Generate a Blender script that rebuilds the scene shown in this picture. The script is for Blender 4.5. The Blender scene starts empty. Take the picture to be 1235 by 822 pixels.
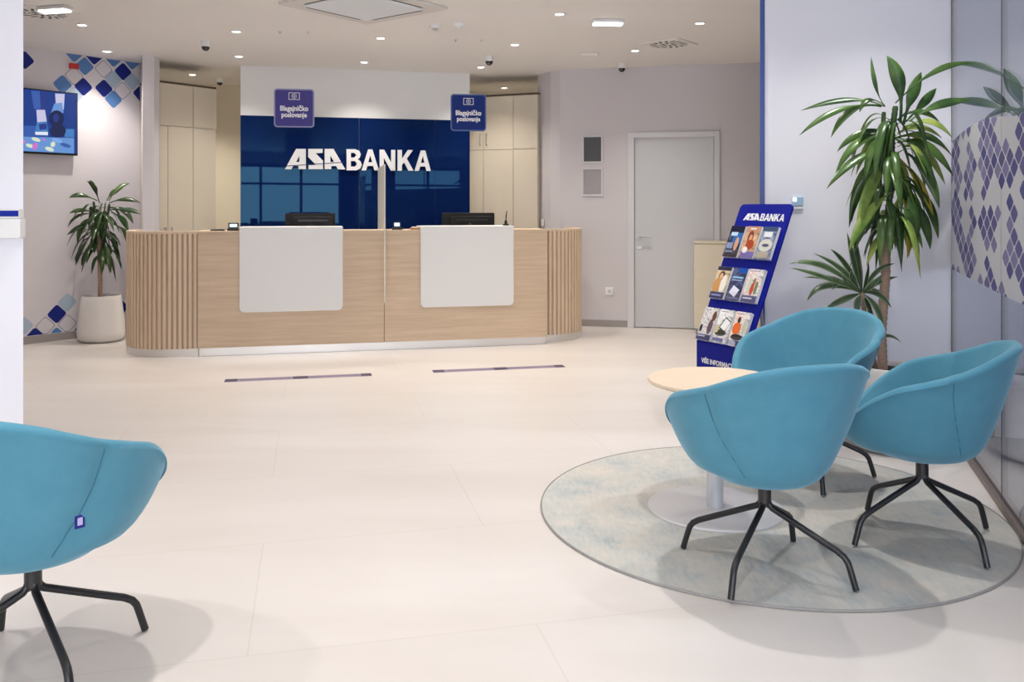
import bpy, bmesh, math, random
from mathutils import Vector, Matrix
random.seed(7)
C = bpy.context.scene.collection
SC = bpy.context.scene
F, CX, HY, EYE, CEIL = 1050.0, 617.5, 250.0, 1.35, 2.93
R = math.radians

# ------------------------------------------------------------ helpers
def P(px, z, y=None, h=None):
    """pixel column at depth z -> world point (camera at the origin of x,y, looking +y)"""
    hh = h if h is not None else (EYE + (HY - y) * z / F if y is not None else 0)
    return Vector(((px - CX) * z / F, z, hh))

def floor_pt(px, y, h=0.0):
    z = F * (EYE - h) / (y - HY)
    return Vector(((px - CX) * z / F, z, h))

def ceil_pt(px, y):
    z = F * (CEIL - EYE) / (HY - y)
    return Vector(((px - CX) * z / F, z, CEIL))

class Fr:
    """local frame: x along, y outwards (towards the viewer), z up"""
    def __init__(s, O, ex, ey, ez=(0, 0, 1)):
        s.O = Vector(O); s.ex = Vector(ex).normalized(); s.ey = Vector(ey).normalized(); s.ez = Vector(ez).normalized()
    def __call__(s, x, y, z):
        return s.O + s.ex * x + s.ey * y + s.ez * z
    def sx(s, px):
        """local x where the view column px crosses the frame's x-z plane"""
        k = (px - CX) / F
        return (k * s.O.y - s.O.x) / (s.ex.x - k * s.ex.y)
    def hit(s, px, y):
        d = Vector(((px - CX) / F, 1, (HY - y) / F)); o = Vector((0, 0, EYE))
        t = (s.O - o).dot(s.ey) / d.dot(s.ey)
        q = o + d * t - s.O
        return q.dot(s.ex), q.dot(s.ez)
def line_frame(A, B):
    A = Vector((A[0], A[1], 0)); B = Vector((B[0], B[1], 0))
    ex = (B - A).normalized()
    return Fr(A, ex, Vector((ex.y, -ex.x, 0))), (B - A).length
WORLD = Fr((0, 0, 0), (1, 0, 0), (0, 1, 0))

class MB:
    def __init__(s): s.v = []; s.f = []; s.m = []
    def add(s, vs, fs, mi=0):
        b = len(s.v); s.v += [Vector(v) for v in vs]
        s.f += [tuple(b + i for i in f) for f in fs]; s.m += [mi] * len(fs)
        return s
    def box(s, x0, x1, y0, y1, z0, z1, fr=WORLD, mi=0):
        vs = [fr(x, y, z) for z in (z0, z1) for y in (y0, y1) for x in (x0, x1)]
        return s.add(vs, [(0, 2, 3, 1), (4, 5, 7, 6), (0, 1, 5, 4), (2, 6, 7, 3), (0, 4, 6, 2), (1, 3, 7, 5)], mi)
    def prism(s, poly, y0, y1, fr=WORLD, mi=0):
        """polygon in frame x,z extruded along y"""
        n = len(poly)
        vs = [fr(x, y0, z) for x, z in poly] + [fr(x, y1, z) for x, z in poly]
        fs = [tuple(range(n)), tuple(reversed(range(n, 2 * n)))]
        fs += [(i, (i + 1) % n, n + (i + 1) % n, n + i) for i in range(n)]
        return s.add(vs, fs, mi)
    def plan(s, poly, z0, z1, mi=0):
        n = len(poly)
        vs = [Vector((p[0], p[1], z0)) for p in poly] + [Vector((p[0], p[1], z1)) for p in poly]
        fs = [tuple(reversed(range(n))), tuple(range(n, 2 * n))]
        fs += [(i, (i + 1) % n, n + (i + 1) % n, n + i) for i in range(n)]
        return s.add(vs, fs, mi)
    def poly(s, poly, y, fr, mi=0):
        return s.add([fr(x, y, z) for x, z in poly], [tuple(range(len(poly)))], mi)
    def lathe(s, prof, c=(0, 0, 0), n=48, mi=0, fr=None):
        """prof: list of (r, h)"""
        vs, fs = [], []; rows = []
        for r, h in prof:
            if r < 1e-6:
                rows.append([len(vs)]); vs.append(Vector((0, 0, h)))
            else:
                rows.append(list(range(len(vs), len(vs) + n)))
                vs += [Vector((r * math.cos(2 * math.pi * i / n), r * math.sin(2 * math.pi * i / n), h)) for i in range(n)]
        for a, b in zip(rows, rows[1:]):
            for i in range(n):
                j = (i + 1) % n
                if len(a) == 1 and len(b) == 1: continue
                if len(a) == 1: fs.append((a[0], b[j], b[i]))
                elif len(b) == 1: fs.append((a[i], a[j], b[0]))
                else: fs.append((a[i], a[j], b[j], b[i]))
        if fr: vs = [fr(v.x, v.y, v.z) for v in vs]
        else: vs = [v + Vector(c) for v in vs]
        return s.add(vs, fs, mi)
    def tube(s, pts, r, n=12, mi=0, cap=True):
        pts = [Vector(p) for p in pts]; rs = r if isinstance(r, (list, tuple)) else [r] * len(pts)
        vs, fs = [], []; prev = None
        for i, p in enumerate(pts):
            t = (pts[min(i + 1, len(pts) - 1)] - pts[max(i - 1, 0)]).normalized()
            if prev is None:
                a = t.orthogonal().normalized()
            else:
                a = (prev - t * prev.dot(t)).normalized()
            prev = a; b = t.cross(a)
            vs += [p + (a * math.cos(2 * math.pi * k / n) + b * math.sin(2 * math.pi * k / n)) * rs[i] for k in range(n)]
        for i in range(len(pts) - 1):
            for k in range(n):
                j = (k + 1) % n
                fs.append((i * n + k, i * n + j, (i + 1) * n + j, (i + 1) * n + k))
        if cap:
            fs.append(tuple(reversed(range(n)))); e = (len(pts) - 1) * n; fs.append(tuple(range(e, e + n)))
        return s.add(vs, fs, mi)
    def build(s, name, mat, parent=None, bevel=0, seg=2, smooth=35, recalc=True, origin=None):
        vs = s.v
        if parent is not None:
            T = parent.get('_T'); T = Vector(T)
        elif origin is not None: T = Vector(origin)
        else:
            xs = [v.x for v in vs]; ys = [v.y for v in vs]; zs = [v.z for v in vs]
            T = Vector(((min(xs) + max(xs)) / 2, (min(ys) + max(ys)) / 2, min(zs)))
        me = bpy.data.meshes.new(name)
        me.from_pydata([tuple(v - T) for v in vs], [], s.f)
        mats = mat if isinstance(mat, (list, tuple)) else [mat]
        for m in mats: me.materials.append(m)
        for p, mi in zip(me.polygons, s.m): p.material_index = mi
        if recalc:
            bm = bmesh.new(); bm.from_mesh(me); bmesh.ops.recalc_face_normals(bm, faces=bm.faces); bm.to_mesh(me); bm.free()
        me.update()
        if smooth:
            for p in me.polygons: p.use_smooth = True
            me.set_sharp_from_angle(angle=R(smooth))
        o = bpy.data.objects.new(name, me); C.objects.link(o)
        o['_T'] = tuple(T)
        if parent is not None: o.parent = parent
        else: o.location = T
        if bevel:
            b = o.modifiers.new('Bevel', 'BEVEL'); b.width = bevel; b.segments = seg; b.limit_method = 'ANGLE'; b.angle_limit = R(40)
            b.harden_normals = True
        return o

def tag(o, label=None, cat=None, group=None, kind=None):
    if label: o['label'] = label
    if cat: o['category'] = cat
    if group: o['group'] = group
    if kind: o['kind'] = kind
    return o
def thing(name, label, cat, loc=(0, 0, 0), rz=0, group=None):
    o = bpy.data.objects.new(name, None); C.objects.link(o)
    o.location = loc; o.rotation_euler = (0, 0, rz); o.empty_display_size = .1
    o['_T'] = tuple(loc)
    return tag(o, label, cat, group)
def local(o):       # parts of o are modelled in o's own coordinates
    o['_T'] = (0.0, 0.0, 0.0); return o
def struct(name, mb, mat, label=None, **k):
    o = mb.build(name, mat, **k); o['kind'] = 'structure'
    if label: o['label'] = label
    return o
def copy_tree(o, parent=None):
    c = o.copy(); C.objects.link(c); c.parent = parent
    for ch in list(o.children): copy_tree(ch, c)
    return c

def rrect(x0, x1, z0, z1, r, n=5, corners=(1, 1, 1, 1)):
    """rounded rectangle, corners: bl, br, tr, tl"""
    out = []
    for (cx, cz, a0), on in zip([(x0 + r, z0 + r, 180), (x1 - r, z0 + r, 270), (x1 - r, z1 - r, 0), (x0 + r, z1 - r, 90)], corners):
        if on:
            out += [(cx + r * math.cos(R(a0 + 90 * i / n)), cz + r * math.sin(R(a0 + 90 * i / n))) for i in range(n + 1)]
        else:
            sx = -1 if a0 in (180, 90) else 1; sz = -1 if a0 in (180, 270) else 1
            out.append((cx + sx * r, cz + sz * r))
    return out
def ell(cx, cz, rx, rz, n=20, rot=0):
    c, s = math.cos(rot), math.sin(rot)
    return [(cx + rx * math.cos(t) * c - rz * math.sin(t) * s, cz + rx * math.cos(t) * s + rz * math.sin(t) * c) for t in [2 * math.pi * i / n for i in range(n)]]
def clip(poly, lo=None, hi=None, xhi=None):
    def cut(pl, inside, ip):
        out = []
        for a, b in zip(pl, pl[1:] + pl[:1]):
            if inside(a): out.append(a)
            if inside(a) != inside(b): out.append(ip(a, b))
        return out
    def iz(k): return lambda a, b: (a[0] + (b[0] - a[0]) * (k - a[1]) / (b[1] - a[1]), k)
    if lo is not None: poly = cut(poly, lambda q: q[1] >= lo, iz(lo))
    if hi is not None: poly = cut(poly, lambda q: q[1] <= hi, iz(hi))
    if xhi is not None: poly = cut(poly, lambda q: q[0] <= xhi, lambda a, b: (xhi, a[1] + (b[1] - a[1]) * (xhi - a[0]) / (b[0] - a[0])))
    return poly

def curve_mesh(splines, depth):
    cu = bpy.data.curves.new('outline', 'CURVE'); cu.dimensions = '2D'; cu.fill_mode = 'BOTH'; cu.extrude = depth / 2
    for pts in splines:
        sp = cu.splines.new('POLY'); sp.points.add(len(pts) - 1)
        for q, (x, z) in zip(sp.points, pts): q.co = (x, z, 0, 1)
        sp.use_cyclic_u = True
    ob = bpy.data.objects.new('outline', cu); me = bpy.data.meshes.new_from_object(ob)
    bpy.data.objects.remove(ob); bpy.data.curves.remove(cu)
    return me
def text_mesh(body, size, depth=.001, offset=0.0, shear=0.0, spacing=1.0, align='CENTER'):
    cu = bpy.data.curves.new('lettering', 'FONT'); cu.body = body; cu.size = size; cu.extrude = depth / 2; cu.offset = offset
    cu.align_x = align; cu.align_y = 'CENTER'; cu.shear = shear; cu.space_character = spacing; cu.resolution_u = 3
    ob = bpy.data.objects.new('lettering', cu); me = bpy.data.meshes.new_from_object(ob)
    bpy.data.objects.remove(ob); bpy.data.curves.remove(cu)
    return me
def mesh_into(mb, me, fr, mi=0, sx=1.0):
    mb.add([fr(v.co.x * sx, v.co.z, v.co.y) for v in me.vertices], [tuple(p.vertices) for p in me.polygons], mi)
    bpy.data.meshes.remove(me)

# ------------------------------------------------------------ materials
def new_mat(name):
    m = bpy.data.materials.new(name); m.use_nodes = True
    nt = m.node_tree; b = nt.nodes['Principled BSDF']
    return m, nt, b
def mat(name, col, rough=.5, metal=0, spec=.5, emit=None, es=0, noise=0, nscale=8, bump=0, bscale=200, sheen=0, coat=0, stretch=None):
    m, nt, b = new_mat(name); N = nt.nodes; L = nt.links
    b.inputs['Base Color'].default_value = (*col, 1)
    b.inputs['Roughness'].default_value = rough; b.inputs['Metallic'].default_value = metal
    b.inputs['Specular IOR Level'].default_value = spec
    b.inputs['Sheen Weight'].default_value = sheen; b.inputs['Coat Weight'].default_value = coat
    if emit: b.inputs['Emission Color'].default_value = (*emit, 1); b.inputs['Emission Strength'].default_value = es
    tc = N.new('ShaderNodeTexCoord'); mp = N.new('ShaderNodeMapping'); L.new(tc.outputs['Object'], mp.inputs[0])
    if stretch: mp.inputs['Scale'].default_value = stretch
    n = N.new('ShaderNodeTexNoise'); n.inputs['Scale'].default_value = nscale; n.inputs['Detail'].default_value = 5
    L.new(mp.outputs[0], n.inputs['Vector'])
    mx = N.new('ShaderNodeMix'); mx.data_type = 'RGBA'; k = noise
    mx.inputs[6].default_value = (*[c * (1 - k) for c in col], 1); mx.inputs[7].default_value = (*[min(1, c * (1 + k)) for c in col], 1)
    L.new(n.outputs['Fac'], mx.inputs[0]); L.new(mx.outputs[2], b.inputs['Base Color'])
    if bump:
        n2 = N.new('ShaderNodeTexNoise'); n2.inputs['Scale'].default_value = bscale; L.new(mp.outputs[0], n2.inputs['Vector'])
        bp = N.new('ShaderNodeBump'); bp.inputs['Strength'].default_value = bump; bp.inputs['Distance'].default_value = .002
        L.new(n2.outputs['Fac'], bp.inputs['Height']); L.new(bp.outputs[0], b.inputs['Normal'])
    return m
def hexc(r, g, b):
    f = lambda c: (c / 255 / 12.92) if c / 255 <= .04045 else ((c / 255 + .055) / 1.055) ** 2.4
    return (f(r), f(g), f(b))

M = {}
M['wall'] = mat('painted_wall', (.74, .71, .75), .75, noise=.015, nscale=3)
M['wall_r'] = mat('painted_wall_lilac', (.64, .61, .635), .7, noise=.015, nscale=3)
M['pale'] = mat('painted_partition', (.84, .84, .91), .5, noise=.03, nscale=1.6)
M['office'] = mat('office_grey_wall', (.34, .34, .42), .7, noise=.05)
M['carpet'] = mat('office_carpet', (.16, .15, .16), .95, noise=.15, nscale=30)
M['cream'] = mat('cream_paint', (.78, .70, .55), .7, noise=.015, nscale=2)
M['cream_door'] = mat('cream_laminate', (.66, .59, .48), .5, noise=.015, nscale=2)
M['ceiling'] = mat('ceiling_paint', (.86, .825, .79), .8, noise=.01, nscale=2)
M['gap_shade'] = mat('painted_gap_shade', (.10, .075, .05), .8)
M['skirting'] = mat('grey_skirting', (.34, .31, .30), .5, noise=.03)
M['door'] = mat('grey_door_paint', (.60, .61, .64), .5, noise=.01)
M['doorframe'] = mat('grey_frame_paint', (.66, .66, .69), .5, noise=.01)
M['white'] = mat('white_laminate', (.80, .80, .80), .4, noise=.01)
M['plastic'] = mat('white_plastic', (.82, .82, .82), .35)
M['pot'] = mat('white_pot_glaze', (.78, .75, .73), .35, noise=.02)
M['black'] = mat('black_metal', (.012, .012, .014), .35, spec=.6)
M['blackp'] = mat('black_plastic', (.012, .012, .013), .55, spec=.3)
M['darkdome'] = mat('dark_dome', (.02, .016, .015), .08, coat=.5)
M['steel'] = mat('brushed_steel', (.72, .71, .70), .28, metal=.9, noise=.08, nscale=4, stretch=(1, 1, 60))
M['chrome'] = mat('satin_chrome', (.5, .5, .51), .4, metal=1)
M['navy_edge'] = mat('blue_edge_paint', hexc(50, 80, 150), .4)
M['brand'] = mat('blue_display_board', hexc(4, 20, 138), .45, noise=.02, spec=.2)
M['logo'] = mat('white_lettering', (.82, .82, .84), .4)
M['soil'] = mat('dark_soil', (.025, .018, .013), .95, noise=.5, nscale=60, bump=.8, bscale=90)
M['bronze'] = mat('bronze_rail', (.22, .17, .15), .4, metal=.4, noise=.1)
M['darkline'] = mat('dark_mullion', (.05, .05, .07), .5)
M['red'] = mat('red_plastic', (.55, .02, .02), .4)
M['tabletop'] = mat('pale_birch_top', (.76, .62, .47), .45, noise=.08, nscale=6, stretch=(1, 12, 1))
M['tablebase'] = mat('pale_grey_powdercoat', (.62, .61, .63), .35, noise=.02)
M['post'] = mat('silver_powdercoat', (.60, .62, .65), .3, metal=.3)
M['paper_dark'] = mat('dark_poster', (.07, .07, .08), .5, noise=.2, nscale=20)
M['paper_grey'] = mat('grey_poster', (.36, .34, .36), .5, noise=.15, nscale=20)
M['emit'] = mat('lamp_glow', (1, 1, 1), .5, emit=(1, .93, .84), es=9)
M['emit_soft'] = mat('lamp_glow_soft', (1, 1, 1), .5, emit=(1, .98, .95), es=3.0)
M['lcd'] = mat('small_lit_screen', (.5, .6, .7), .3, emit=(.6, .75, 1), es=.8)

def fabric():
    m, nt, b = new_mat('teal_wool_fabric'); N = nt.nodes; L = nt.links
    b.inputs['Roughness'].default_value = .9; b.inputs['Sheen Weight'].default_value = .5; b.inputs['Sheen Roughness'].default_value = .4
    b.inputs['Sheen Tint'].default_value = (.6, .85, 1, 1); b.inputs['Specular IOR Level'].default_value = .2
    tc = N.new('ShaderNodeTexCoord'); n = N.new('ShaderNodeTexNoise'); n.inputs['Scale'].default_value = 260; n.inputs['Detail'].default_value = 3
    n3 = N.new('ShaderNodeTexNoise'); n3.inputs['Scale'].default_value = 14
    L.new(tc.outputs['Object'], n.inputs['Vector']); L.new(tc.outputs['Object'], n3.inputs['Vector'])
    ad = N.new('ShaderNodeMath'); ad.operation = 'MULTIPLY_ADD'; ad.inputs[1].default_value = .5; L.new(n.outputs['Fac'], ad.inputs[0])
    ml = N.new('ShaderNodeMath'); ml.operation = 'MULTIPLY'; ml.inputs[1].default_value = .5; L.new(n3.outputs['Fac'], ml.inputs[0]); L.new(ml.outputs[0], ad.inputs[2])
    mx = N.new('ShaderNodeMix'); mx.data_type = 'RGBA'
    mx.inputs[6].default_value = (.062, .225, .325, 1); mx.inputs[7].default_value = (.115, .320, .43, 1)
    L.new(ad.outputs[0], mx.inputs[0]); L.new(mx.outputs[2], b.inputs['Base Color'])
    bp = N.new('ShaderNodeBump'); bp.inputs['Strength'].default_value = .35; bp.inputs['Distance'].default_value = .001
    L.new(n.outputs['Fac'], bp.inputs['Height']); L.new(bp.outputs[0], b.inputs['Normal'])
    return m
M['fabric'] = fabric()
M['seam'] = mat('fabric_seam', (.045, .17, .25), .9)

def wood():
    m, nt, b = new_mat('pale_oak_laminate'); N = nt.nodes; L = nt.links
    b.inputs['Roughness'].default_value = .5
    tc = N.new('ShaderNodeTexCoord'); mp = N.new('ShaderNodeMapping'); mp.inputs['Scale'].default_value = (1.2, 1.2, 22)
    L.new(tc.outputs['Object'], mp.inputs[0])
    n = N.new('ShaderNodeTexNoise'); n.inputs['Scale'].default_value = 1.6; n.inputs['Detail'].default_value = 6; n.inputs['Roughness'].default_value = .6
    L.new(mp.outputs[0], n.inputs['Vector'])
    cr = N.new('ShaderNodeValToRGB'); e = cr.color_ramp.elements
    e[0].position = .3; e[0].color = (.56, .42, .29, 1); e[1].position = .72; e[1].color = (.69, .54, .395, 1)
    L.new(n.outputs['Fac'], cr.inputs[0]); L.new(cr.outputs[0], b.inputs['Base Color'])
    return m
M['wood'] = wood()
M['slatwood'] = mat('oak_slat', (.70, .54, .39), .5, noise=.12, nscale=4, stretch=(6, 6, .6))
M['slatback'] = mat('oak_slat_back', (.50, .38, .28), .6, noise=.1)
M['lowcab'] = mat('beech_cabinet', (.74, .66, .52), .5, noise=.06, nscale=3, stretch=(1, 1, 8))

def floor_mat():
    m, nt, b = new_mat('pale_polished_tiles'); N = nt.nodes; L = nt.links
    b.inputs['Specular IOR Level'].default_value = .45
    tc = N.new('ShaderNodeTexCoord'); mp = N.new('ShaderNodeMapping'); mp.inputs['Rotation'].default_value = (0, 0, R(-13))
    L.new(tc.outputs['Object'], mp.inputs[0])
    mp2 = N.new('ShaderNodeMapping'); mp2.inputs['Scale'].default_value = (.35, 1.6, 1); mp2.inputs['Rotation'].default_value = (0, 0, R(-20))
    L.new(tc.outputs['Object'], mp2.inputs[0])
    n = N.new('ShaderNodeTexNoise'); n.inputs['Scale'].default_value = 1.4; n.inputs['Detail'].default_value = 7; n.inputs['Distortion'].default_value = .6
    L.new(mp2.outputs[0], n.inputs['Vector'])
    cr = N.new('ShaderNodeValToRGB'); e = cr.color_ramp.elements
    e[0].position = .3; e[0].color = (.655, .605, .57, 1); e[1].position = .7; e[1].color = (.73, .685, .655, 1)
    L.new(n.outputs['Fac'], cr.inputs[0])
    br = N.new('ShaderNodeTexBrick'); br.offset = .5; br.inputs['Scale'].default_value = 1; br.inputs['Brick Width'].default_value = 1.8; br.inputs['Row Height'].default_value = .9
    br.inputs['Mortar Size'].default_value = .003; br.inputs['Color1'].default_value = (1, 1, 1, 1); br.inputs['Color2'].default_value = (.965, .965, .965, 1); br.inputs['Mortar'].default_value = (.86, .85, .84, 1)
    L.new(mp.outputs[0], br.inputs['Vector'])
    mx = N.new('ShaderNodeMix'); mx.data_type = 'RGBA'; mx.blend_type = 'MULTIPLY'; mx.inputs[0].default_value = .7
    L.new(cr.outputs[0], mx.inputs[6]); L.new(br.outputs['Color'], mx.inputs[7]); L.new(mx.outputs[2], b.inputs['Base Color'])
    rr = N.new('ShaderNodeMapRange'); rr.inputs[3].default_value = .26; rr.inputs[4].default_value = .36
    L.new(n.outputs['Fac'], rr.inputs[0]); L.new(rr.outputs[0], b.inputs['Roughness'])
    return m
M['floor'] = floor_mat()

def rug_mat():
    m, nt, b = new_mat('vintage_rug_pile'); N = nt.nodes; L = nt.links
    b.inputs['Roughness'].default_value = .95; b.inputs['Specular IOR Level'].default_value = .1
    tc = N.new('ShaderNodeTexCoord')
    n = N.new('ShaderNodeTexNoise'); n.inputs['Scale'].default_value = 3.2; n.inputs['Detail'].default_value = 10; n.inputs['Roughness'].default_value = .72
    L.new(tc.outputs['Object'], n.inputs['Vector'])
    mp = N.new('ShaderNodeMapping'); mp.inputs['Scale'].default_value = (60, 14, 1); mp.inputs['Rotation'].default_value = (0, 0, R(35)); L.new(tc.outputs['Object'], mp.inputs[0])
    n2 = N.new('ShaderNodeTexNoise'); n2.inputs['Scale'].default_value = 1; n2.inputs['Detail'].default_value = 4; L.new(mp.outputs[0], n2.inputs['Vector'])
    ad = N.new('ShaderNodeMath'); ad.operation = 'MULTIPLY_ADD'; ad.inputs[1].default_value = .28; L.new(n2.outputs['Fac'], ad.inputs[0])
    ml = N.new('ShaderNodeMath'); ml.operation = 'MULTIPLY'; ml.inputs[1].default_value = .76; L.new(n.outputs['Fac'], ml.inputs[0]); L.new(ml.outputs[0], ad.inputs[2])
    cr = N.new('ShaderNodeValToRGB'); e = cr.color_ramp.elements
    e[0].position = .36; e[0].color = (.36, .405, .43, 1); e[1].position = .66; e[1].color = (.62, .565, .50, 1)
    k = cr.color_ramp.elements.new(.5); k.color = (.50, .50, .475, 1)
    L.new(ad.outputs[0], cr.inputs[0]); L.new(cr.outputs[0], b.inputs['Base Color'])
    bp = N.new('ShaderNodeBump'); bp.inputs['Strength'].default_value = .4; bp.inputs['Distance'].default_value = .003
    L.new(n2.outputs['Fac'], bp.inputs['Height']); L.new(bp.outputs[0], b.inputs['Normal'])
    return m
M['rug'] = rug_mat()

def glass_mat(name, tint=(1, 1, 1), f0=.04, milky=0.0, milkcol=(.8, .78, .74)):
    m = bpy.data.materials.new(name); m.use_nodes = True; nt = m.node_tree; N = nt.nodes; L = nt.links; N.clear()
    out = N.new('ShaderNodeOutputMaterial'); tr = N.new('ShaderNodeBsdfTransparent'); gl = N.new('ShaderNodeBsdfGlossy')
    tr.inputs[0].default_value = (*tint, 1); gl.inputs['Roughness'].default_value = 0.0; gl.inputs[0].default_value = (1, 1, 1, 1)
    ge = N.new('ShaderNodeNewGeometry'); dt = N.new('ShaderNodeVectorMath'); dt.operation = 'DOT_PRODUCT'
    L.new(ge.outputs['Incoming'], dt.inputs[0]); L.new(ge.outputs['Normal'], dt.inputs[1])
    ab = N.new('ShaderNodeMath'); ab.operation = 'ABSOLUTE'; L.new(dt.outputs['Value'], ab.inputs[0])
    om = N.new('ShaderNodeMath'); om.operation = 'SUBTRACT'; om.inputs[0].default_value = 1; L.new(ab.outputs[0], om.inputs[1])
    pw = N.new('ShaderNodeMath'); pw.operation = 'POWER'; pw.inputs[1].default_value = 5; L.new(om.outputs[0], pw.inputs[0])
    ma = N.new('ShaderNodeMath'); ma.operation = 'MULTIPLY_ADD'; ma.inputs[1].default_value = 1 - f0; ma.inputs[2].default_value = f0; L.new(pw.outputs[0], ma.inputs[0])
    base = tr.outputs[0]
    if milky:
        df = N.new('ShaderNodeBsdfDiffuse'); df.inputs[0].default_value = (*milkcol, 1)
        m0 = N.new('ShaderNodeMixShader'); m0.inputs[0].default_value = milky; L.new(tr.outputs[0], m0.inputs[1]); L.new(df.outputs[0], m0.inputs[2]); base = m0.outputs[0]
    mx = N.new('ShaderNodeMixShader'); L.new(ma.outputs[0], mx.inputs[0]); L.new(base, mx.inputs[1]); L.new(gl.outputs[0], mx.inputs[2])
    L.new(mx.outputs[0], out.inputs[0])
    return m
M['glass'] = glass_mat('clear_glass', (.80, .84, .90), f0=.06)
M['acrylic'] = glass_mat('clear_acrylic', (.97, .97, .98))
M['divider'] = mat('cream_reflection_glass', (.80, .77, .68), .35, spec=.4)  # cream reflection on the divider painted as its opaque base colour

def navy_glass():
    m, nt, b = new_mat('navy_back_painted_glass')
    b.inputs['Base Color'].default_value = (.003, .012, .075, 1); b.inputs['Roughness'].default_value = .015
    b.inputs['Specular IOR Level'].default_value = .24; b.inputs['Specular Tint'].default_value = (.22, .62, .9, 1)
    return m
M['navy'] = navy_glass()
M['navy_matt'] = mat('navy_panel', (.003, .006, .09), .5)

def film():
    """frosted window film with a lattice of purple diamonds"""
    m, nt, b = new_mat('diamond_window_film'); N = nt.nodes; L = nt.links
    tc = N.new('ShaderNodeTexCoord'); sp = N.new('ShaderNodeSeparateXYZ'); L.new(tc.outputs['UV'], sp.inputs[0])
    def mth(op, a, bb=None, c=None):
        n = N.new('ShaderNodeMath'); n.operation = op
        for i, v in enumerate((a, bb, c)):
            if v is None: continue
            if isinstance(v, (int, float)): n.inputs[i].default_value = v
            else: L.new(v, n.inputs[i])
        return n.outputs[0]
    c = 1 / .098
    sx_ = mth('MULTIPLY', sp.outputs[0], .62); u = mth('MULTIPLY', mth('ADD', sx_, sp.outputs[1]), c); v = mth('MULTIPLY', mth('SUBTRACT', sx_, sp.outputs[1]), c)
    fu, fv = mth('FLOOR', u), mth('FLOOR', v)
    du = mth('ABSOLUTE', mth('SUBTRACT', mth('SUBTRACT', u, fu), .5)); dv = mth('ABSOLUTE', mth('SUBTRACT', mth('SUBTRACT', v, fv), .5))
    ins = mth('LESS_THAN', mth('ADD', mth('POWER', du, 6), mth('POWER', dv, 6)), .45 ** 6)
    cb = N.new('ShaderNodeCombineXYZ'); L.new(fu, cb.inputs[0]); L.new(fv, cb.inputs[1])
    wn = N.new('ShaderNodeTexWhiteNoise'); wn.noise_dimensions = '2D'; L.new(cb.outputs[0], wn.inputs['Vector'])
    nz = N.new('ShaderNodeTexNoise'); nz.inputs['Scale'].default_value = .4; nz.inputs['Detail'].default_value = 0; L.new(cb.outputs[0], nz.inputs['Vector'])
    on = mth('GREATER_THAN', mth('ADD', nz.outputs['Fac'], mth('MULTIPLY', wn.outputs['Value'], .22)), .585)
    mask = mth('MULTIPLY', ins, on)
    cr = N.new('ShaderNodeValToRGB'); cr.color_ramp.interpolation = 'CONSTANT'; e = cr.color_ramp.elements
    e[0].position = 0; e[0].color = (*hexc(118, 112, 165), 1); e[1].position = .5; e[1].color = (*hexc(100, 100, 160), 1)
    k = e.new(.75); k.color = (*hexc(152, 146, 188), 1)
    L.new(wn.outputs['Value'], cr.inputs[0])
    mx = N.new('ShaderNodeMix'); mx.data_type = 'RGBA'; L.new(mask, mx.inputs[0]); mx.inputs[6].default_value = (.74, .74, .76, 1); L.new(cr.outputs[0], mx.inputs[7])
    L.new(mx.outputs[2], b.inputs['Base Color']); b.inputs['Roughness'].default_value = .5
    tr = N.new('ShaderNodeBsdfTransparent'); tl = N.new('ShaderNodeBsdfTranslucent'); L.new(mx.outputs[2], tl.inputs[0])
    a1 = N.new('ShaderNodeMixShader'); a1.inputs[0].default_value = .35; L.new(b.outputs[0], a1.inputs[1]); L.new(tl.outputs[0], a1.inputs[2])
    a2 = N.new('ShaderNodeMixShader'); a2.inputs[0].default_value = .12; L.new(a1.outputs[0], a2.inputs[1]); L.new(tr.outputs[0], a2.inputs[2])
    L.new(a2.outputs[0], N['Material Output'].inputs[0])
    return m
M['film'] = film()

def leaf_mat(name, a, c, stripe=None):
    m, nt, b = new_mat(name); N = nt.nodes; L = nt.links
    b.inputs['Roughness'].default_value = .3; b.inputs['Specular IOR Level'].default_value = .6
    tc = N.new('ShaderNodeTexCoord'); n = N.new('ShaderNodeTexNoise'); n.inputs['Scale'].default_value = 7; n.inputs['Detail'].default_value = 3
    L.new(tc.outputs['Object'], n.inputs['Vector'])
    cr = N.new('ShaderNodeValToRGB'); e = cr.color_ramp.elements
    e[0].position = .38; e[0].color = (*a, 1); e[1].position = .68; e[1].color = (*c, 1)
    L.new(n.outputs['Fac'], cr.inputs[0]); col = cr.outputs[0]
    if stripe:
        sp = N.new('ShaderNodeSeparateXYZ'); L.new(tc.outputs['UV'], sp.inputs[0])
        ab = N.new('ShaderNodeMath'); ab.operation = 'GREATER_THAN'; ab.inputs[1].default_value = .68
        s2 = N.new('ShaderNodeMath'); s2.operation = 'ABSOLUTE'; L.new(sp.outputs[0], s2.inputs[0]); L.new(s2.outputs[0], ab.inputs[0])
        mx = N.new('ShaderNodeMix'); mx.data_type = 'RGBA'; L.new(ab.outputs[0], mx.inputs[0]); L.new(col, mx.inputs[6]); mx.inputs[7].default_value = (*stripe, 1); col = mx.outputs[2]
    L.new(col, b.inputs['Base Color'])
    tl = N.new('ShaderNodeBsdfTranslucent'); L.new(col, tl.inputs[0])
    ms = N.new('ShaderNodeMixShader'); ms.inputs[0].default_value = .2; L.new(b.outputs[0], ms.inputs[1]); L.new(tl.outputs[0], ms.inputs[2])
    L.new(ms.outputs[0], N['Material Output'].inputs[0])
    return m
M['leaf'] = leaf_mat('glossy_green_leaf', (.028, .082, .018), (.11, .21, .045))
M['leaf_light'] = leaf_mat('yellow_green_leaf', (.16, .30, .05), (.42, .50, .12))
M['leaf_yellow'] = leaf_mat('yellowed_leaf', (.50, .38, .03), (.65, .50, .06))
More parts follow.
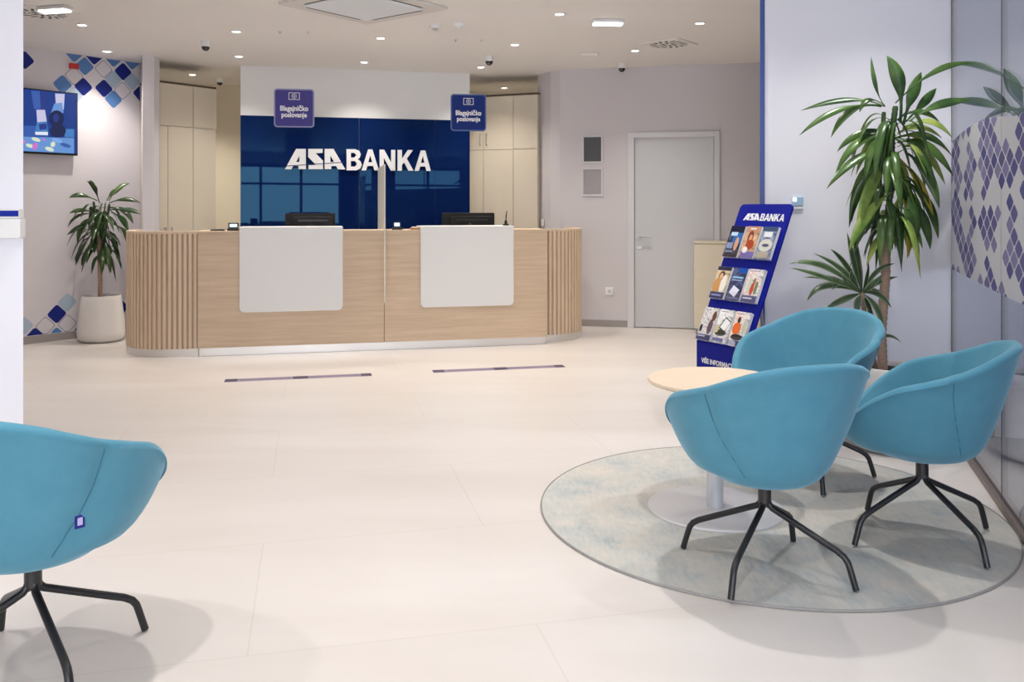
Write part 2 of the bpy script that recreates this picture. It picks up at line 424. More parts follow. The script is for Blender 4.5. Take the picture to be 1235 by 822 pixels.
M['leaf_dark'] = leaf_mat('dark_green_leaf', (.02, .055, .015), (.06, .12, .03))
M['leaf_striped'] = leaf_mat('striped_leaf', (.04, .085, .045), (.09, .16, .07), (.30, .36, .20))
M['bark'] = mat('cane_bark', (.38, .26, .19), .8, noise=.25, nscale=30, bump=.7, bscale=60, stretch=(1, 1, 3))

def photo_mat(name, cols, scale=16):
    m, nt, b = new_mat(name); N = nt.nodes; L = nt.links; b.inputs['Roughness'].default_value = .4
    tc = N.new('ShaderNodeTexCoord'); n = N.new('ShaderNodeTexNoise'); n.inputs['Scale'].default_value = scale; n.inputs['Detail'].default_value = 4; n.inputs['Distortion'].default_value = 1.2
    L.new(tc.outputs['Object'], n.inputs['Vector'])
    cr = N.new('ShaderNodeValToRGB'); e = cr.color_ramp.elements; k = len(cols)
    while len(e) < k: e.new(.5)
    for i, c in enumerate(cols): e[i].position = .34 + .32 * i / (k - 1); e[i].color = (*hexc(*c), 1)
    L.new(n.outputs['Fac'], cr.inputs[0]); L.new(cr.outputs[0], b.inputs['Base Color'])
    return m
_cc = {}
def flat(r, g, b, rough=.45):
    k = (r, g, b)
    if k not in _cc: _cc[k] = mat('print_%d_%d_%d' % k, hexc(r, g, b), rough, spec=.2)
    return _cc[k]
def glow(r, g, b):
    k = ('g', r, g, b)
    if k not in _cc: _cc[k] = mat('screen_%d_%d_%d' % (r, g, b), (.01, .01, .01), .25, emit=hexc(r, g, b), es=1.0)
    return _cc[k]

# ------------------------------------------------------------ camera
cd = bpy.data.cameras.new('camera'); cam = bpy.data.objects.new('camera', cd); C.objects.link(cam)
cam.location = (0, 0, EYE); cam.rotation_euler = (R(90), 0, 0)
cd.sensor_width = 36; cd.lens = 36 * F / 1235; cd.shift_y = -(411 - HY) / 1235; cd.clip_start = .05
SC.camera = cam

# ------------------------------------------------------------ setting
struct('floor', MB().box(-9, 7, -6, 13, -.1, 0), M['floor'], smooth=0)
struct('ceiling', MB().box(-9, 7, -6, 13, CEIL, CEIL + .1), M['ceiling'], smooth=0)
struct('wall_outer_left', MB().box(-9.1, -9, -6, 13, 0, CEIL), M['wall'], smooth=0)
struct('wall_outer_right', MB().box(7, 7.1, -6, 13, 0, CEIL), M['wall'], smooth=0)
struct('wall_far', MB().box(-9, 7, 13, 13.1, 0, CEIL), M['wall'], smooth=0)

def wall(name, A, B, m, h0=0, h1=CEIL, th=.1):
    fr, ln = line_frame(A, B)
    o = struct(name, MB().box(0, ln, -th, 0, h0, h1, fr), m, smooth=0)
    return fr, ln
Lfr, Lln = line_frame((-6.83, 6.0), (-4.81, 8.59))
s_end = Lfr.sx(173)
LW, LWl = wall('wall_left', (-6.83, 6.0), Lfr(s_end + .10, 0, 0)[:2], M['wall'])
struct('wall_left_return', MB().box(-9, -6.83, 5.9, 6.0, 0, CEIL), M['wall'], smooth=0)
struct('baseboard_left', MB().box(0, s_end, .001, .013, 0, .075, LW), M['skirting'], bevel=.002)
# pilaster between the plant corner and the cupboards
struct('trim_1', MB().plan([P(172, 9.0)[:2], P(186, 9.05)[:2], P(192.5, 9.24)[:2], P(170, 9.62)[:2]], 0, CEIL), M['wall'], smooth=0)
# cream bulkhead above and beside the left cupboards
CA, CB = P(192.5, 9.29), P(261.5, 9.84)
CF, CFl = line_frame(CA, CB)
# free standing wall block with the blue panel
BA, BB = P(290, 9.7), P(566.5, 10.3)
BF, BFl = line_frame(BA, BB)
struct('wall_back', MB().box(0, BFl, -.35, 0, 0, CEIL, BF), M['white'], smooth=0)
# right cupboards, bulkhead, pier
RA, RB = P(560, 10.62), P(648.5, 10.27)
RF, RFl = line_frame(RA, RB)
struct('trim_4', MB().plan([P(648.5, 10.42)[:2], P(664, 10.1)[:2], P(675.5, 9.99)[:2], P(680, 10.6)[:2], P(655, 10.8)[:2]], 0, CEIL), M['wall_r'], smooth=0)
wall('wall_back_recess', (-6.5, 10.67), (2.6, 12.64), M['cream'])
# right back wall with the door
zr = lambda px: 1 / (.0999 + 2.17e-5 * (px - 665))
DA, DB = P(675.5, zr(675.5)), P(905, zr(905))
DF, DFl = line_frame(DA, DB)
s0, s1 = DF.sx(757), DF.sx(868)
h_door = 2.13; DFe = DFl + 2.6
w = MB(); w.box(0, s0 + .05, -.1, 0, 0, CEIL, DF); w.box(s1 - .05, DFe, -.1, 0, 0, CEIL, DF); w.box(s0 + .05, s1 - .05, -.1, 0, h_door - .02, CEIL, DF)
struct('wall_right_back', w, M['wall_r'], smooth=0)
b = MB(); b.box(0, s0, .001, .013, 0, .075, DF); b.box(s1, DFe, .001, .013, 0, .075, DF)
struct('baseboard_right', b, M['skirting'], bevel=.002)
fr_w = .075
d = MB()
d.box(s0, s0 + fr_w, -.03, .03, 0, h_door + .06, DF); d.box(s1 - .06, s1, -.03, .03, 0, h_door + .06, DF); d.box(s0 + fr_w, s1 - .06, -.03, .03, h_door, h_door + .06, DF)
door = thing('door_1', 'grey painted door with lever handle in the right back wall', None, DF((s0 + s1) / 2, 0, 0)); door['kind'] = 'structure'
d.build('door_frame', M['doorframe'], door, bevel=.003)
MB().box(s0 + fr_w + .004, s1 - .064, -.045, -.008, .008, h_door - .004, DF).build('door_leaf', M['door'], door, bevel=.002)
hx = s0 + fr_w + .06
hd = MB(); hd.lathe([(0, 0), (.024, 0), (.024, .012), (0, .012)], fr=Fr(DF(hx, -.008, 1.02), DF.ex, DF.ez, DF.ey), n=24)
hd.tube([DF(hx, .0, 1.02), DF(hx, .045, 1.02), DF(hx + .02, .055, 1.02), DF(hx + .13, .055, 1.02)], .009)
hd.lathe([(0, 0), (.022, 0), (.022, .01), (0, .01)], fr=Fr(DF(hx, -.008, .90), DF.ex, DF.ez, DF.ey), n=24)
hd.build('door_handle', M['chrome'], door)

# near left pier wall (right edge at column 28)
struct('wall_near_left', MB().plan([(-9, 3.9), P(28, 3.9)[:2], (-2.75, 4.35), (-9, 4.35)], 0, CEIL), M['pale'], smooth=0)
# partition on the right
PA, PB = Vector((1.575, 5.53, 0)), Vector((2.62, 5.19, 0))
PF, PFl = line_frame(PA, PB)
struct('wall_partition', MB().box(.03, PFl, -.12, 0, 0, CEIL, PF), M['pale'], smooth=0)
struct('trim_5', MB().box(0, .03, -.12, .004, 0, CEIL, PF), M['navy_edge'], bevel=.003)
struct('baseboard_partition', MB().box(.03, PFl, .001, .013, 0, .075, PF), M['skirting'], bevel=.002)
# room behind the partition (closes the far end of the glazed room)
struct('wall_office_back', MB().box(2.7, 7, 6.6, 6.7, 0, CEIL), M['office'], smooth=0)

# glass wall on the right: plane through (2.62,5.19) running towards the camera's right
GD = Vector((-.31, -.95, 0)).normalized()
GF = Fr((2.62, 5.19, 0), GD, Vector((-.95, .31, 0)))      # x runs towards the camera, y faces the room
seams = [0.0, GF.sx(1208)]
win = thing('window_1', 'frameless glass office wall with diamond patterned film', None, GF(1.5, -.006, 0)); win['kind'] = 'structure'
ends = [.006, seams[1], seams[1] + 1.25, seams[1] + 2.5, seams[1] + 3.75]
for a, c in zip(ends, ends[1:]):
    MB().box(a + .003, c - .003, -.012, 0, .035, CEIL - .02, GF).build('pane', M['glass'], win, smooth=0)
MB().box(0, ends[-1], -.03, .018, 0, .035, GF).build('bottom_rail', M['bronze'], win, bevel=.003)
mu = MB()
for a in ends: mu.box(a - .006, a + .006, -.013, .001, .035, CEIL - .02, GF)
mu.build('pane_joint', M['darkline'], win, smooth=0)
for k, (a, c) in enumerate(zip(ends, ends[1:])):
    n = 10; vs = []; uv = []
    def top(x): return 1.735 + .10 * math.sin(min(1.0, x / 1.6) * math.pi) * .5
    f_ = MB()
    xs = [a + .004 + (c - a - .008) * i / n for i in range(n + 1)]
    for x in xs:
        for hh in (.985 - .02 * min(x, 1.5), top(x)): vs.append(GF(x, .0025, hh)); uv.append((x, hh))
    for x in xs:
        for hh in (.985 - .02 * min(x, 1.5), top(x)): vs.append(GF(x, .0015, hh)); uv.append((x, hh))
    fs = [(2 * i, 2 * i + 2, 2 * i + 3, 2 * i + 1) for i in range(n)]; q = 2 * (n + 1)
    fs += [(q + 2 * i, q + 2 * i + 1, q + 2 * i + 3, q + 2 * i + 2) for i in range(n)]
    f_.add(vs, fs); o = f_.build('window_film', M['film'], win, smooth=0)
    ul = o.data.uv_layers.new(name='UVMap')
    for lp in o.data.loops: ul.data[lp.index].uv = uv[lp.vertex_index]
# office side wall & far right

fo = [GF(.0, -.03, 0), GF(6.5, -.03, 0), GF(6.5, -5.5, 0), GF(.0, -4.0, 0)]
struct('floor_office', MB().plan([(min(v.x, 6.95), v.y) for v in fo], .0005, .004), M['carpet'], smooth=0)
# shop front behind the camera (daylight comes through it and it mirrors in the blue glass)
fy = -5.5
for i, (x0, x1) in enumerate([(-9, -5.0), (-1.6, -1.1), (2.4, 2.9), (6.3, 7)]):
    struct('wall_front_pier.%03d' % i if i else 'wall_front_pier', MB().box(x0, x1, fy - .3, fy, 0, CEIL), M['navy_matt' if i in (1, 2) else 'wall'], smooth=0)
struct('wall_front_header', MB().box(-9, 7, fy - .3, fy - .02, 2.6, CEIL), M['wall'], smooth=0)
for i, (x0, x1) in enumerate([(-5.0, -1.6), (-1.1, 2.4), (2.9, 6.3)]):
    wf = thing('window_%d' % (i + 2), 'tall glazed shop front bay with dark frame', None, ((x0 + x1) / 2, fy - .15, 0)); wf['kind'] = 'structure'
    f_ = MB(); f_.box(x0, x1, fy - .2, fy - .1, 0, .12); f_.box(x0, x1, fy - .2, fy - .1, 2.5, 2.6); f_.box(x0, x1, fy - .2, fy - .1, 2.0, 2.06)
    for k in range(4):
        xx = x0 + (x1 - x0 - .06) * k / 3; f_.box(xx, xx + .06, fy - .2, fy - .1, .12, 2.5)
    f_.build('window_frame', M['darkline'], wf)
struct('wall_street', MB().box(-12, 12, -13, -12.8, -1, 3.2), mat('street_facade', (.32, .33, .36), .8, noise=.5, nscale=.9))
struct('floor_street', MB().box(-12, 12, -13, -6, -.2, -.1), mat('street_paving', (.3, .3, .3), .8, noise=.2))
# dark square columns in the hall behind the camera
for i, (x, y) in enumerate([(-2.6, -2.2), (2.7, -2.6)]):
    struct('column_%d' % (i + 1), MB().box(x - .25, x + .25, y - .25, y + .25, 0, CEIL), M['navy_matt'], bevel=.01)

# ------------------------------------------------------------ left wall: stickers, television, alarm
LB, NV, PL = flat(92, 135, 195), flat(30, 44, 128), flat(176, 196, 214)
OUTL = flat(120, 118, 150)
def diamond(mb, s, h, r, mi, ring=False, hi=CEIL - .004, lo=.08, xhi=None):
    hs_ = r * .74; k_ = math.sqrt(.5)
    pts = [(s + (x - z) * k_, h + (x + z) * k_) for x, z in rrect(-hs_, hs_, -hs_, hs_, hs_ * .36, n=4)]
    pts = clip(pts, lo=lo, hi=hi, xhi=xhi)
    if len(pts) < 3: return
    if ring:
        mb_pts = pts; c = (s, h)
        inn = [(c[0] + (x - c[0]) * .93, c[1] + (z - c[1]) * .93) for x, z in pts]
        n = len(pts)
        mb.add([LW(x, .0018, z) for x, z in pts] + [LW(x, .0018, z) for x, z in inn], [(i, (i + 1) % n, n + (i + 1) % n, n + i) for i in range(n)], mi)
    else: mb.poly(pts, .0015, LW, mi)
up = MB()
for x, y, c in [(367, 262, 0), (466, 276, 1), (562, 288, 0), (655, 302, 0), (420, 328, 0), (513, 342, 3), (610, 355, 1), (367, 376, 3), (560, 393, 2), (655, 404, 2),
                (310, 418, 0), (413, 430, 1), (515, 438, 1), (607, 450, 3), (700, 463, 1), (365, 474, 2), (562, 492, 0)]:
    s, h = LW.hit(x / 4.11, y / 4.11); diamond(up, s, h, .097, c, c == 3, xhi=s_end - .005)
tag(up.build('wall_sticker', [LB, NV, PL, OUTL], smooth=0, recalc=False), 'band of blue diamond wall stickers hanging from the ceiling line above the television', 'wall sticker')
up1 = MB(); s, h = LW.hit(122 / 4.11, 298 / 4.11); diamond(up1, s, h, .092, 1)
tag(up1.build('wall_sticker', [LB, NV, PL, OUTL], smooth=0, recalc=False), 'single navy diamond sticker above the television, at the edge of the near left wall', 'wall sticker')
lo_ = MB()
for x, y, c in [(150, 738, 1), (245, 638, 1), (290, 588, 2), (195, 690, 3), (290, 680, 3), (243, 736, 0), (338, 730, 0), (100, 690, 2)]:
    s, h = LW.hit(x / 3.575, 200 + y / 3.575); diamond(lo_, s, h, .097, c, c == 3, xhi=s_end - .005)
tag(lo_.build('wall_sticker', [LB, NV, PL, OUTL], smooth=0, recalc=False), 'low cluster of blue diamond wall stickers above the skirting, left of the far plant pot', 'wall sticker')
lo1 = MB()
for x, y, c in [(465, 582, 3), (518, 610, 1), (550, 652, 3)]:
    s, h = LW.hit(x / 3.575, 200 + y / 3.575); diamond(lo1, s, h, .092, c, c == 3, xhi=s_end - .005)
tag(lo1.build('wall_sticker', [LB, NV, PL, OUTL], smooth=0, recalc=False), 'few small diamond wall stickers between the far plant pot and the desk', 'wall sticker')

sR, tvT = LW.hit(90, 113); _, tvB = LW.hit(90, 188)
sL = sR - 1.13
tv = thing('television', 'wall mounted television showing blue jeans and sneakers on scattered puzzle pieces', 'television', LW((sL + sR) / 2, 0, tvB))
MB().box(sL, sR, .03, .07, tvB, tvT, LW).build('screen_case', M['blackp'], tv, bevel=.004)
MB().box((sL + sR) / 2 - .2, (sL + sR) / 2 + .2, 0, .03, (tvB + tvT) / 2 - .15, (tvB + tvT) / 2 + .15, LW).build('wall_bracket', M['black'], tv)
TF = Fr(LW(0, .0715, 0), LW.ex, LW.ey)
cols = [glow(10, 52, 128), glow(96, 140, 200), glow(48, 86, 160), glow(188, 186, 215), glow(10, 26, 72), glow(62, 118, 180), glow(205, 215, 190), glow(190, 110, 190), glow(215, 220, 230), glow(25, 50, 125), glow(120, 160, 215)]
tp = MB(); dz = (tvT - tvB)
tp.poly([(sL + .012, tvB + .02), (sR - .012, tvB + .02), (sR - .012, tvT - .012), (sL + .012, tvT - .012)], 0, TF, 0)
lay = [1]
def tpx(pts, mi):
    q = []
    for x, y in pts:
        q.append(TF.hit(20 + x / 8.65, 100 + y / 8.65))
    q = [(min(max(a, sL + .013), sR - .013), min(max(c, tvB + .021), tvT - .013)) for a, c in q]
    tp.poly(q, .0004 * lay[0], TF, mi); lay[0] += 1
tpx([(-500, 540), (600, 575), (600, 745), (-500, 735)], 1)           # pale floor
tpx([(-500, 430), (330, 450), (330, 560), (-500, 545)], 2)
tpx([(500, 480), (600, 480), (600, 570), (500, 565)], 5)
tpx([(150, 80), (315, 85), (300, 280), (180, 270)], 2)               # jeans leg
tpx([(240, 85), (315, 85), (305, 280), (250, 275)], 9)
tpx([(205, 280), (295, 280), (315, 410), (215, 415)], 3)             # sock
tpx([(210, 410), (315, 400), (325, 520), (190, 520)], 5)
tpx([(230, 430), (310, 420), (315, 480), (240, 490)], 9)
tpx([(190, 510), (325, 510), (325, 545), (195, 540)], 8)
tpx([(400, 110), (500, 115), (490, 280), (410, 260)], 3)             # ankle
tpx([(390, 215), (470, 205), (490, 310), (350, 330)], 1)
tpx(ell(415, 370, 78, 85), 4); tpx([(370, 400), (470, 400), (480, 500), (375, 500)], 4); tpx(ell(430, 500, 82, 68), 4)
tpx(ell(408, 365, 30, 45), 9)
for cx, cy, rx, ry, mi in [(200, 590, 50, 20, 6), (135, 655, 45, 20, 6), (190, 660, 30, 40, 7), (340, 690, 50, 22, 6), (420, 600, 60, 22, 10), (375, 640, 25, 30, 6), (60, 610, 40, 18, 7), (-30, 660, 50, 20, 6), (280, 590, 20, 12, 7), (505, 650, 60, 20, 2)]:
    tpx(ell(cx, cy, rx, ry, 9, .3), mi)
tp.build('screen', cols, tv, smooth=0, recalc=False)

s, h = LW.hit(88, 80)
al = MB().box(s - .045, s + .045, .001, .035, h - .028, h + .028, LW)
tag(al.build('fire_alarm_sounder', M['red'], bevel=.006), 'small red fire alarm sounder on the wall above the television', 'fire alarm')

# ------------------------------------------------------------ cupboards
def cupboard(fr, x0, x1, splits_up, splits_low, h_mid, label, handles):
    t = thing('tall_cupboard', label, 'cupboard', fr((x0 + x1) / 2, -.25, 0))
    MB().box(x0, x1, -.5, -.022, 0, 2.685, fr).build('body', M['cream_door'], t, smooth=0)
    MB().box(x0, x1, -.49, -.012, 2.686, 2.708, fr).build('top_shade_strip', M['gap_shade'], t, smooth=0)  # solid dark strip, stands in for the shadow line along the cupboard top
    for sp, za, zb in ((splits_up, h_mid + .003, 2.683), (splits_low, .06, h_mid - .003)):
        for i, (a, c) in enumerate(zip(sp, sp[1:])):
            dr = MB().box(a + .0025, c - .0025, -.02, 0, za, zb, fr).build('door', M['cream_door'], t, bevel=.0015)
            for hx_, z0_, z1_ in handles:
                if a < hx_ < c and za < z0_ < zb:
                    MB().tube([fr(hx_, 0, z0_), fr(hx_, .025, z0_), fr(hx_, .025, z1_), fr(hx_, 0, z1_)], .006, n=8).build('handle', M['chrome'], dr)
    return t
hm = EYE + 97 * 9.5 / F
f = CF.sx
cupboard(CF, 0, CFl, [0, f(233), CFl], [0, f(202.5), f(233), f(259)], hm, 'tall cream cupboard left of the blue glass panel, partly behind the desk',
         [(f(199), 1.0, 1.13), (f(206.5), 1.0, 1.13)])
g = RF.sx
hm2 = EYE + 70 * 10.4 / F
cupboard(RF, 0.0, RFl, [0, g(583), g(619), RFl], [0, g(583), g(619), RFl], hm2, 'tall cream cupboard right of the blue glass panel',
         [(g(579.5), hm2 + .06, hm2 + .19), (g(587), hm2 + .06, hm2 + .19)])

# ------------------------------------------------------------ blue glass panel and logo
bt = EYE + 111 * 9.7 / F
pn = thing('glass_panel', 'large navy blue glossy glass panel on the wall behind the reception desk', 'glass panel', BF(BFl / 2, .01, .3))
xs = [0.0, BF.sx(433), BF.sx(525), BFl]
MB().box(xs[0] + .001, xs[1] - .001, .002, .012, .3, bt, BF).build('glass_sheet', M['navy'], pn, smooth=0)
MB().box(xs[1] + .001, xs[2] - .001, .002, .012, .3, bt, BF).build('glass_sheet', M['navy'], pn, smooth=0)
MB().box(xs[2] + .001, xs[3] - .001, .002, .012, .3, bt, BF).build('side_sheet', M['navy'], pn, smooth=0)

ASA = [[[(55, 216), (140, 60), (215, 60), (215, 214), (158, 214), (158, 190), (118, 190), (104, 216)], [(140, 160), (165, 112), (165, 160)]],
       [[(232, 60), (342, 60), (342, 90), (288, 92), (345, 150), (345, 214), (235, 214), (235, 184), (292, 182), (232, 122)]],
       [[(358, 60), (425, 60), (516, 216), (458, 216), (446, 190), (410, 190), (408, 214), (358, 214)], [(402, 110), (402, 160), (430, 160)]]]
BANKA = [[[(525, 62), (590, 62), (622, 75), (634, 100), (627, 126), (610, 139), (632, 155), (642, 182), (630, 210), (600, 223), (525, 223)],
          [(558, 90), (585, 90), (600, 106), (585, 125), (558, 125)], [(558, 152), (590, 152), (606, 173), (590, 195), (558, 195)]],
         [[(640, 224), (690, 64), (722, 64), (772, 224), (738, 224), (728, 190), (684, 190), (674, 224)], [(691, 162), (721, 162), (706, 108)]],
         [[(778, 66), (812, 66), (866, 165), (866, 68), (897, 68), (897, 226), (864, 226), (810, 128), (810, 226), (778, 226)]],
         [[(915, 68), (948, 68), (948, 135), (994, 68), (1032, 70), (985, 135), (1036, 226), (998, 226), (964, 162), (948, 184), (948, 226), (915, 226)]],
         [[(1045, 228), (1092, 72), (1126, 72), (1168, 228), (1135, 228), (1127, 194), (1086, 194), (1077, 228)], [(1093, 166), (1120, 166), (1108, 112)]]]
LF = Fr(BF(0, .026, 0), BF.ex, BF.ey)
lg = thing('logo_sign', 'white raised ASA BANKA lettering on the navy glass panel', 'sign', LF(LF.sx(430), -.013, 1.7))
for nm, grp in (('emblem_letter', ASA), ('letter', BANKA)):
    for spl in grp:
        mp_ = [[LF.hit(335 + x / 6.333, 170 + y / 6.333) for x, y in s_] for s_ in spl]
        o = MB(); mesh_into(o, curve_mesh(mp_, .026), LF); o.build(nm, M['logo'], lg, smooth=0, recalc=False)
cl = MB(); a = LF.hit(335 + 62 / 6.333, 170 + 191 / 6.333); c = LF.hit(335 + 510 / 6.333, 170 + 162 / 6.333)
cl.prism([(a[0], a[1] - .004), (c[0], c[1] - .004), (c[0], c[1] + .004), (a[0], a[1] + .004)], .0135, .0145, LF)
cl.build('diagonal_line', M['navy_matt'], lg, smooth=0)

# ------------------------------------------------------------ hanging signs
def hang_sign(px0, px1, y0, y1, z, col, edge, label, rot):
    c = P((px0 + px1) / 2, z, (y0 + y1) / 2); wd = (px1 - px0) * z / F / 2; hh = (y1 - y0) * z / F / 2
    ex = Vector((math.cos(rot), math.sin(rot), 0)); fr = Fr(c, ex, Vector((ex.y, -ex.x, 0)))
    t = thing('hanging_sign', label, 'sign', c - Vector((0, 0, hh)), group='hanging desk signs')
    MB().prism(rrect(-wd, wd, -hh, hh, .03), -.008, 0, fr).build('sign_board', [edge], t, smooth=0)
    MB().prism(rrect(-wd + .012, wd - .012, -hh + .012, hh - .012, .022), .0003, .0012, fr).build('sign_face', [col], t, smooth=0)
    tx = MB()
    for body, zz in (('Blagajničko', -.005), ('poslovanje', -.062)):
        me = text_mesh(body, .062 if body[0] == 'B' else .06, .001, offset=.0022)
        mesh_into(tx, me, Fr(fr(0, .002, zz), fr.ex, fr.ey), sx=.86)
    ic = MB(); a, b_ = .048, .032; o_ = .105
    for q in ((-a, a, b_ - .005, b_), (-a, a, -b_, -b_ + .005), (-a, -a + .005, -b_, b_), (a - .005, a, -b_, b_)):
        tx.box(q[0], q[1], .0015, .0025, q[2] + o_, q[3] + o_, fr)
    n = 20
    for r0, r1 in ((.018, .022), (.006, .010)):
        vs = [fr(r * math.cos(2 * math.pi * i / n), .0025, o_ + r * math.sin(2 * math.pi * i / n)) for r in (r0, r1) for i in range(n)]
        tx.add(vs, [(i, (i + 1) % n, n + (i + 1) % n, n + i) for i in range(n)])
    tx.build('lettering', M['logo'], t, smooth=0, recalc=False)
    for sx_ in (-.8, .8):
        MB().tube([fr(wd * sx_, -.004, hh), fr(wd * sx_, -.004, CEIL - c.z)], .0008, n=6).build('wire', M['acrylic'], t)
hang_sign(331, 378.5, 107, 153.5, 7.7, flat(72, 66, 140), flat(150, 150, 190), 'square hanging sign with painted purple reflection, left of the two, above the left desk place', R(8))  # purple reflection painted into the colours of this blue sign
hang_sign(543.5, 586.5, 113.5, 158, 8.2, flat(8, 40, 118), flat(90, 110, 160), 'dark blue square hanging sign, right of the two, above the right desk place', R(8))

# ------------------------------------------------------------ reception desk
J, K = Vector((-2.84, 7.87, 0)), Vector((.348, 8.59, 0))
RD, RDl = line_frame(J, K)       # y towards viewer
DH = 1.13; DD = .38
desk = thing('reception_desk', 'long oak reception desk with rounded slatted ends and two white panels', 'reception desk', RD(RDl / 2, -.4, 0))
mid = RD.sx(463.5)
MB().box(0, mid - .002, -.04, 0, .075, DH - .012, RD).build('front_panel', M['wood'], desk, bevel=.001)
MB().box(mid + .002, RDl, -.04, 0, .075, DH - .012, RD).build('front_panel', M['wood'], desk, bevel=.001)
MB().box(0, RDl, -DD, .004, DH - .012, DH + .006, RD).build('counter_top', M['wood'], desk, bevel=.002)
MB().box(.02, RDl - .02, -.10, -.045, 0, DH - .012, RD).build('inner_panel', M['slatback'], desk, smooth=0)
MB().box(.01, RDl - .01, -.05, -.02, 0, .075, RD).build('plinth', M['steel'], desk, bevel=.001)
MB().box(0, RDl, -1.15, -.40, .72, .75, RD).build('work_surface', M['white'], desk, bevel=.002)
for x in (.02, mid, RDl - .06):
    MB().box(x, x + .04, -1.1, -.12, 0, .72, RD).build('side_support', M['white'], desk)
def curved_end(sgn, start, inset, straight, r, back):
    """footprint path in desk coordinates: starts at the joint, runs outwards, turns to the back"""
    pts = [(start, -inset)]
    x = start + sgn * straight; pts.append((x, -inset))
    n = 24
    for i in range(1, n + 1):
        a = R(90) * i / n; pts.append((x + sgn * r * math.sin(a), -inset - r + r * math.cos(a)))
    xe, ye = pts[-1]; pts.append((xe, ye - back))
    def offs(pts, d):
        out = []
        for i, p in enumerate(pts):
            a = pts[max(i - 1, 0)]; c = pts[min(i + 1, len(pts) - 1)]
            t = Vector((c[0] - a[0], c[1] - a[1])).normalized(); nn = Vector((t.y, -t.x)) * (sgn)
            out.append((p[0] - nn.x * d, p[1] - nn.y * d))
        return out
    e = thing_part = None
    inner = offs(pts, -.03) if True else pts
    def ribbon(a, b_, z0, z1):
        mb = MB(); n_ = len(a)
        vs = [RD(x, y, z0) for x, y in a] + [RD(x, y, z0) for x, y in b_] + [RD(x, y, z1) for x, y in a] + [RD(x, y, z1) for x, y in b_]
        fs = []
        for i in range(n_ - 1):
            fs += [(i, i + 1, n_ + i + 1, n_ + i), (2 * n_ + i, 3 * n_ + i, 3 * n_ + i + 1, 2 * n_ + i + 1), (i, 2 * n_ + i, 2 * n_ + i + 1, i + 1), (n_ + i, n_ + i + 1, 3 * n_ + i + 1, 3 * n_ + i)]
        fs += [(0, n_, 3 * n_, 2 * n_), (n_ - 1, 3 * n_ - 1, 4 * n_ - 1, 2 * n_ - 1)]
        return mb.add(vs, fs)
    # which side is outwards
    test = offs(pts, .03)
    if test[0][1] < pts[0][1]: sign = -1
    else: sign = 1
    out = lambda d_: offs(pts, d_ * sign)
    root = ribbon(out(-.035), out(-.012), .07, DH - .015).build('curved_end', M['slatback'], desk)
    ribbon(out(-.04), out(-.006), .0, .07).build('plinth', M['steel'], root)
    ribbon(out(-.07), out(.002), DH - .018, DH + .004).build('top_trim', M['slatwood'], root)
    # slats
    P0 = out(-.012)
    L_ = [0]
    for a, c in zip(P0, P0[1:]): L_.append(L_[-1] + math.dist(a, c))
    def at_len(l):
        for i in range(len(P0) - 1):
            if L_[i + 1] >= l:
                k = (l - L_[i]) / (L_[i + 1] - L_[i] + 1e-9); a, c = P0[i], P0[i + 1]
                t = Vector((c[0] - a[0], c[1] - a[1])).normalized(); return Vector(a) + (Vector(c) - Vector(a)) * k, t
        return Vector(P0[-1]), Vector((0, -1))
    sl = MB(); l = .022; pitch = .044
    while l < L_[-1] - .015:
        p, t = at_len(l); nn = Vector((t.y, -t.x))
        if nn.dot(Vector((P0[0][0] * 0 + sgn * .5, 1))) < 0: nn = -nn
        fr = Fr(RD(p.x, p.y, 0), RD.ex * t.x + RD.ey * t.y, RD.ex * nn.x + RD.ey * nn.y)
        sl.prism([(-.013, .07), (.013, .07), (.013, DH - .018), (-.013, DH - .018)], -.001, .014, fr); l += pitch
    sl.build('slats', M['slatwood'], root, bevel=.002, seg=1)
curved_end(-1, -.003, .03, .22, .47, .35)
curved_end(1, RDl + .003, .14, .10, .40, .35)
def white_panel(pa, pb, yb):
    a, c = RD.sx(pa), RD.sx(pb)
    h0_ = RD.hit((pa + pb) / 2, yb)[1]
    mb = MB(); mb.prism(rrect(a, c, h0_, 1.17, .045, corners=(1, 1, 0, 0)), .006, .024, RD)
    o = mb.build('white_front_panel', M['white'], desk, bevel=.003); o['label'] = 'white front panel with rounded lower corners'
    MB().box(a, c, -DD + .02, .0055, 1.148, 1.17, RD).build('shelf', M['white'], o, bevel=.002)
    for x in (a + .1, c - .1):
        MB().box(x - .02, x + .02, -.3, -.06, DH + .006, 1.148, RD).build('spacer', M['steel'], o)
white_panel(289, 413.5, 375); white_panel(507, 619, 369)
# glass divider, nearly edge-on
DV = Fr(RD(mid, 0, 0), RD.ex, RD.ey)
dv = MB().box(-.005, .005, -.80, .07, .455, 1.755, DV).build('divider_screen', M['divider'], desk, smooth=0); dv['label'] = 'upright glass divider with cream reflection painted in'

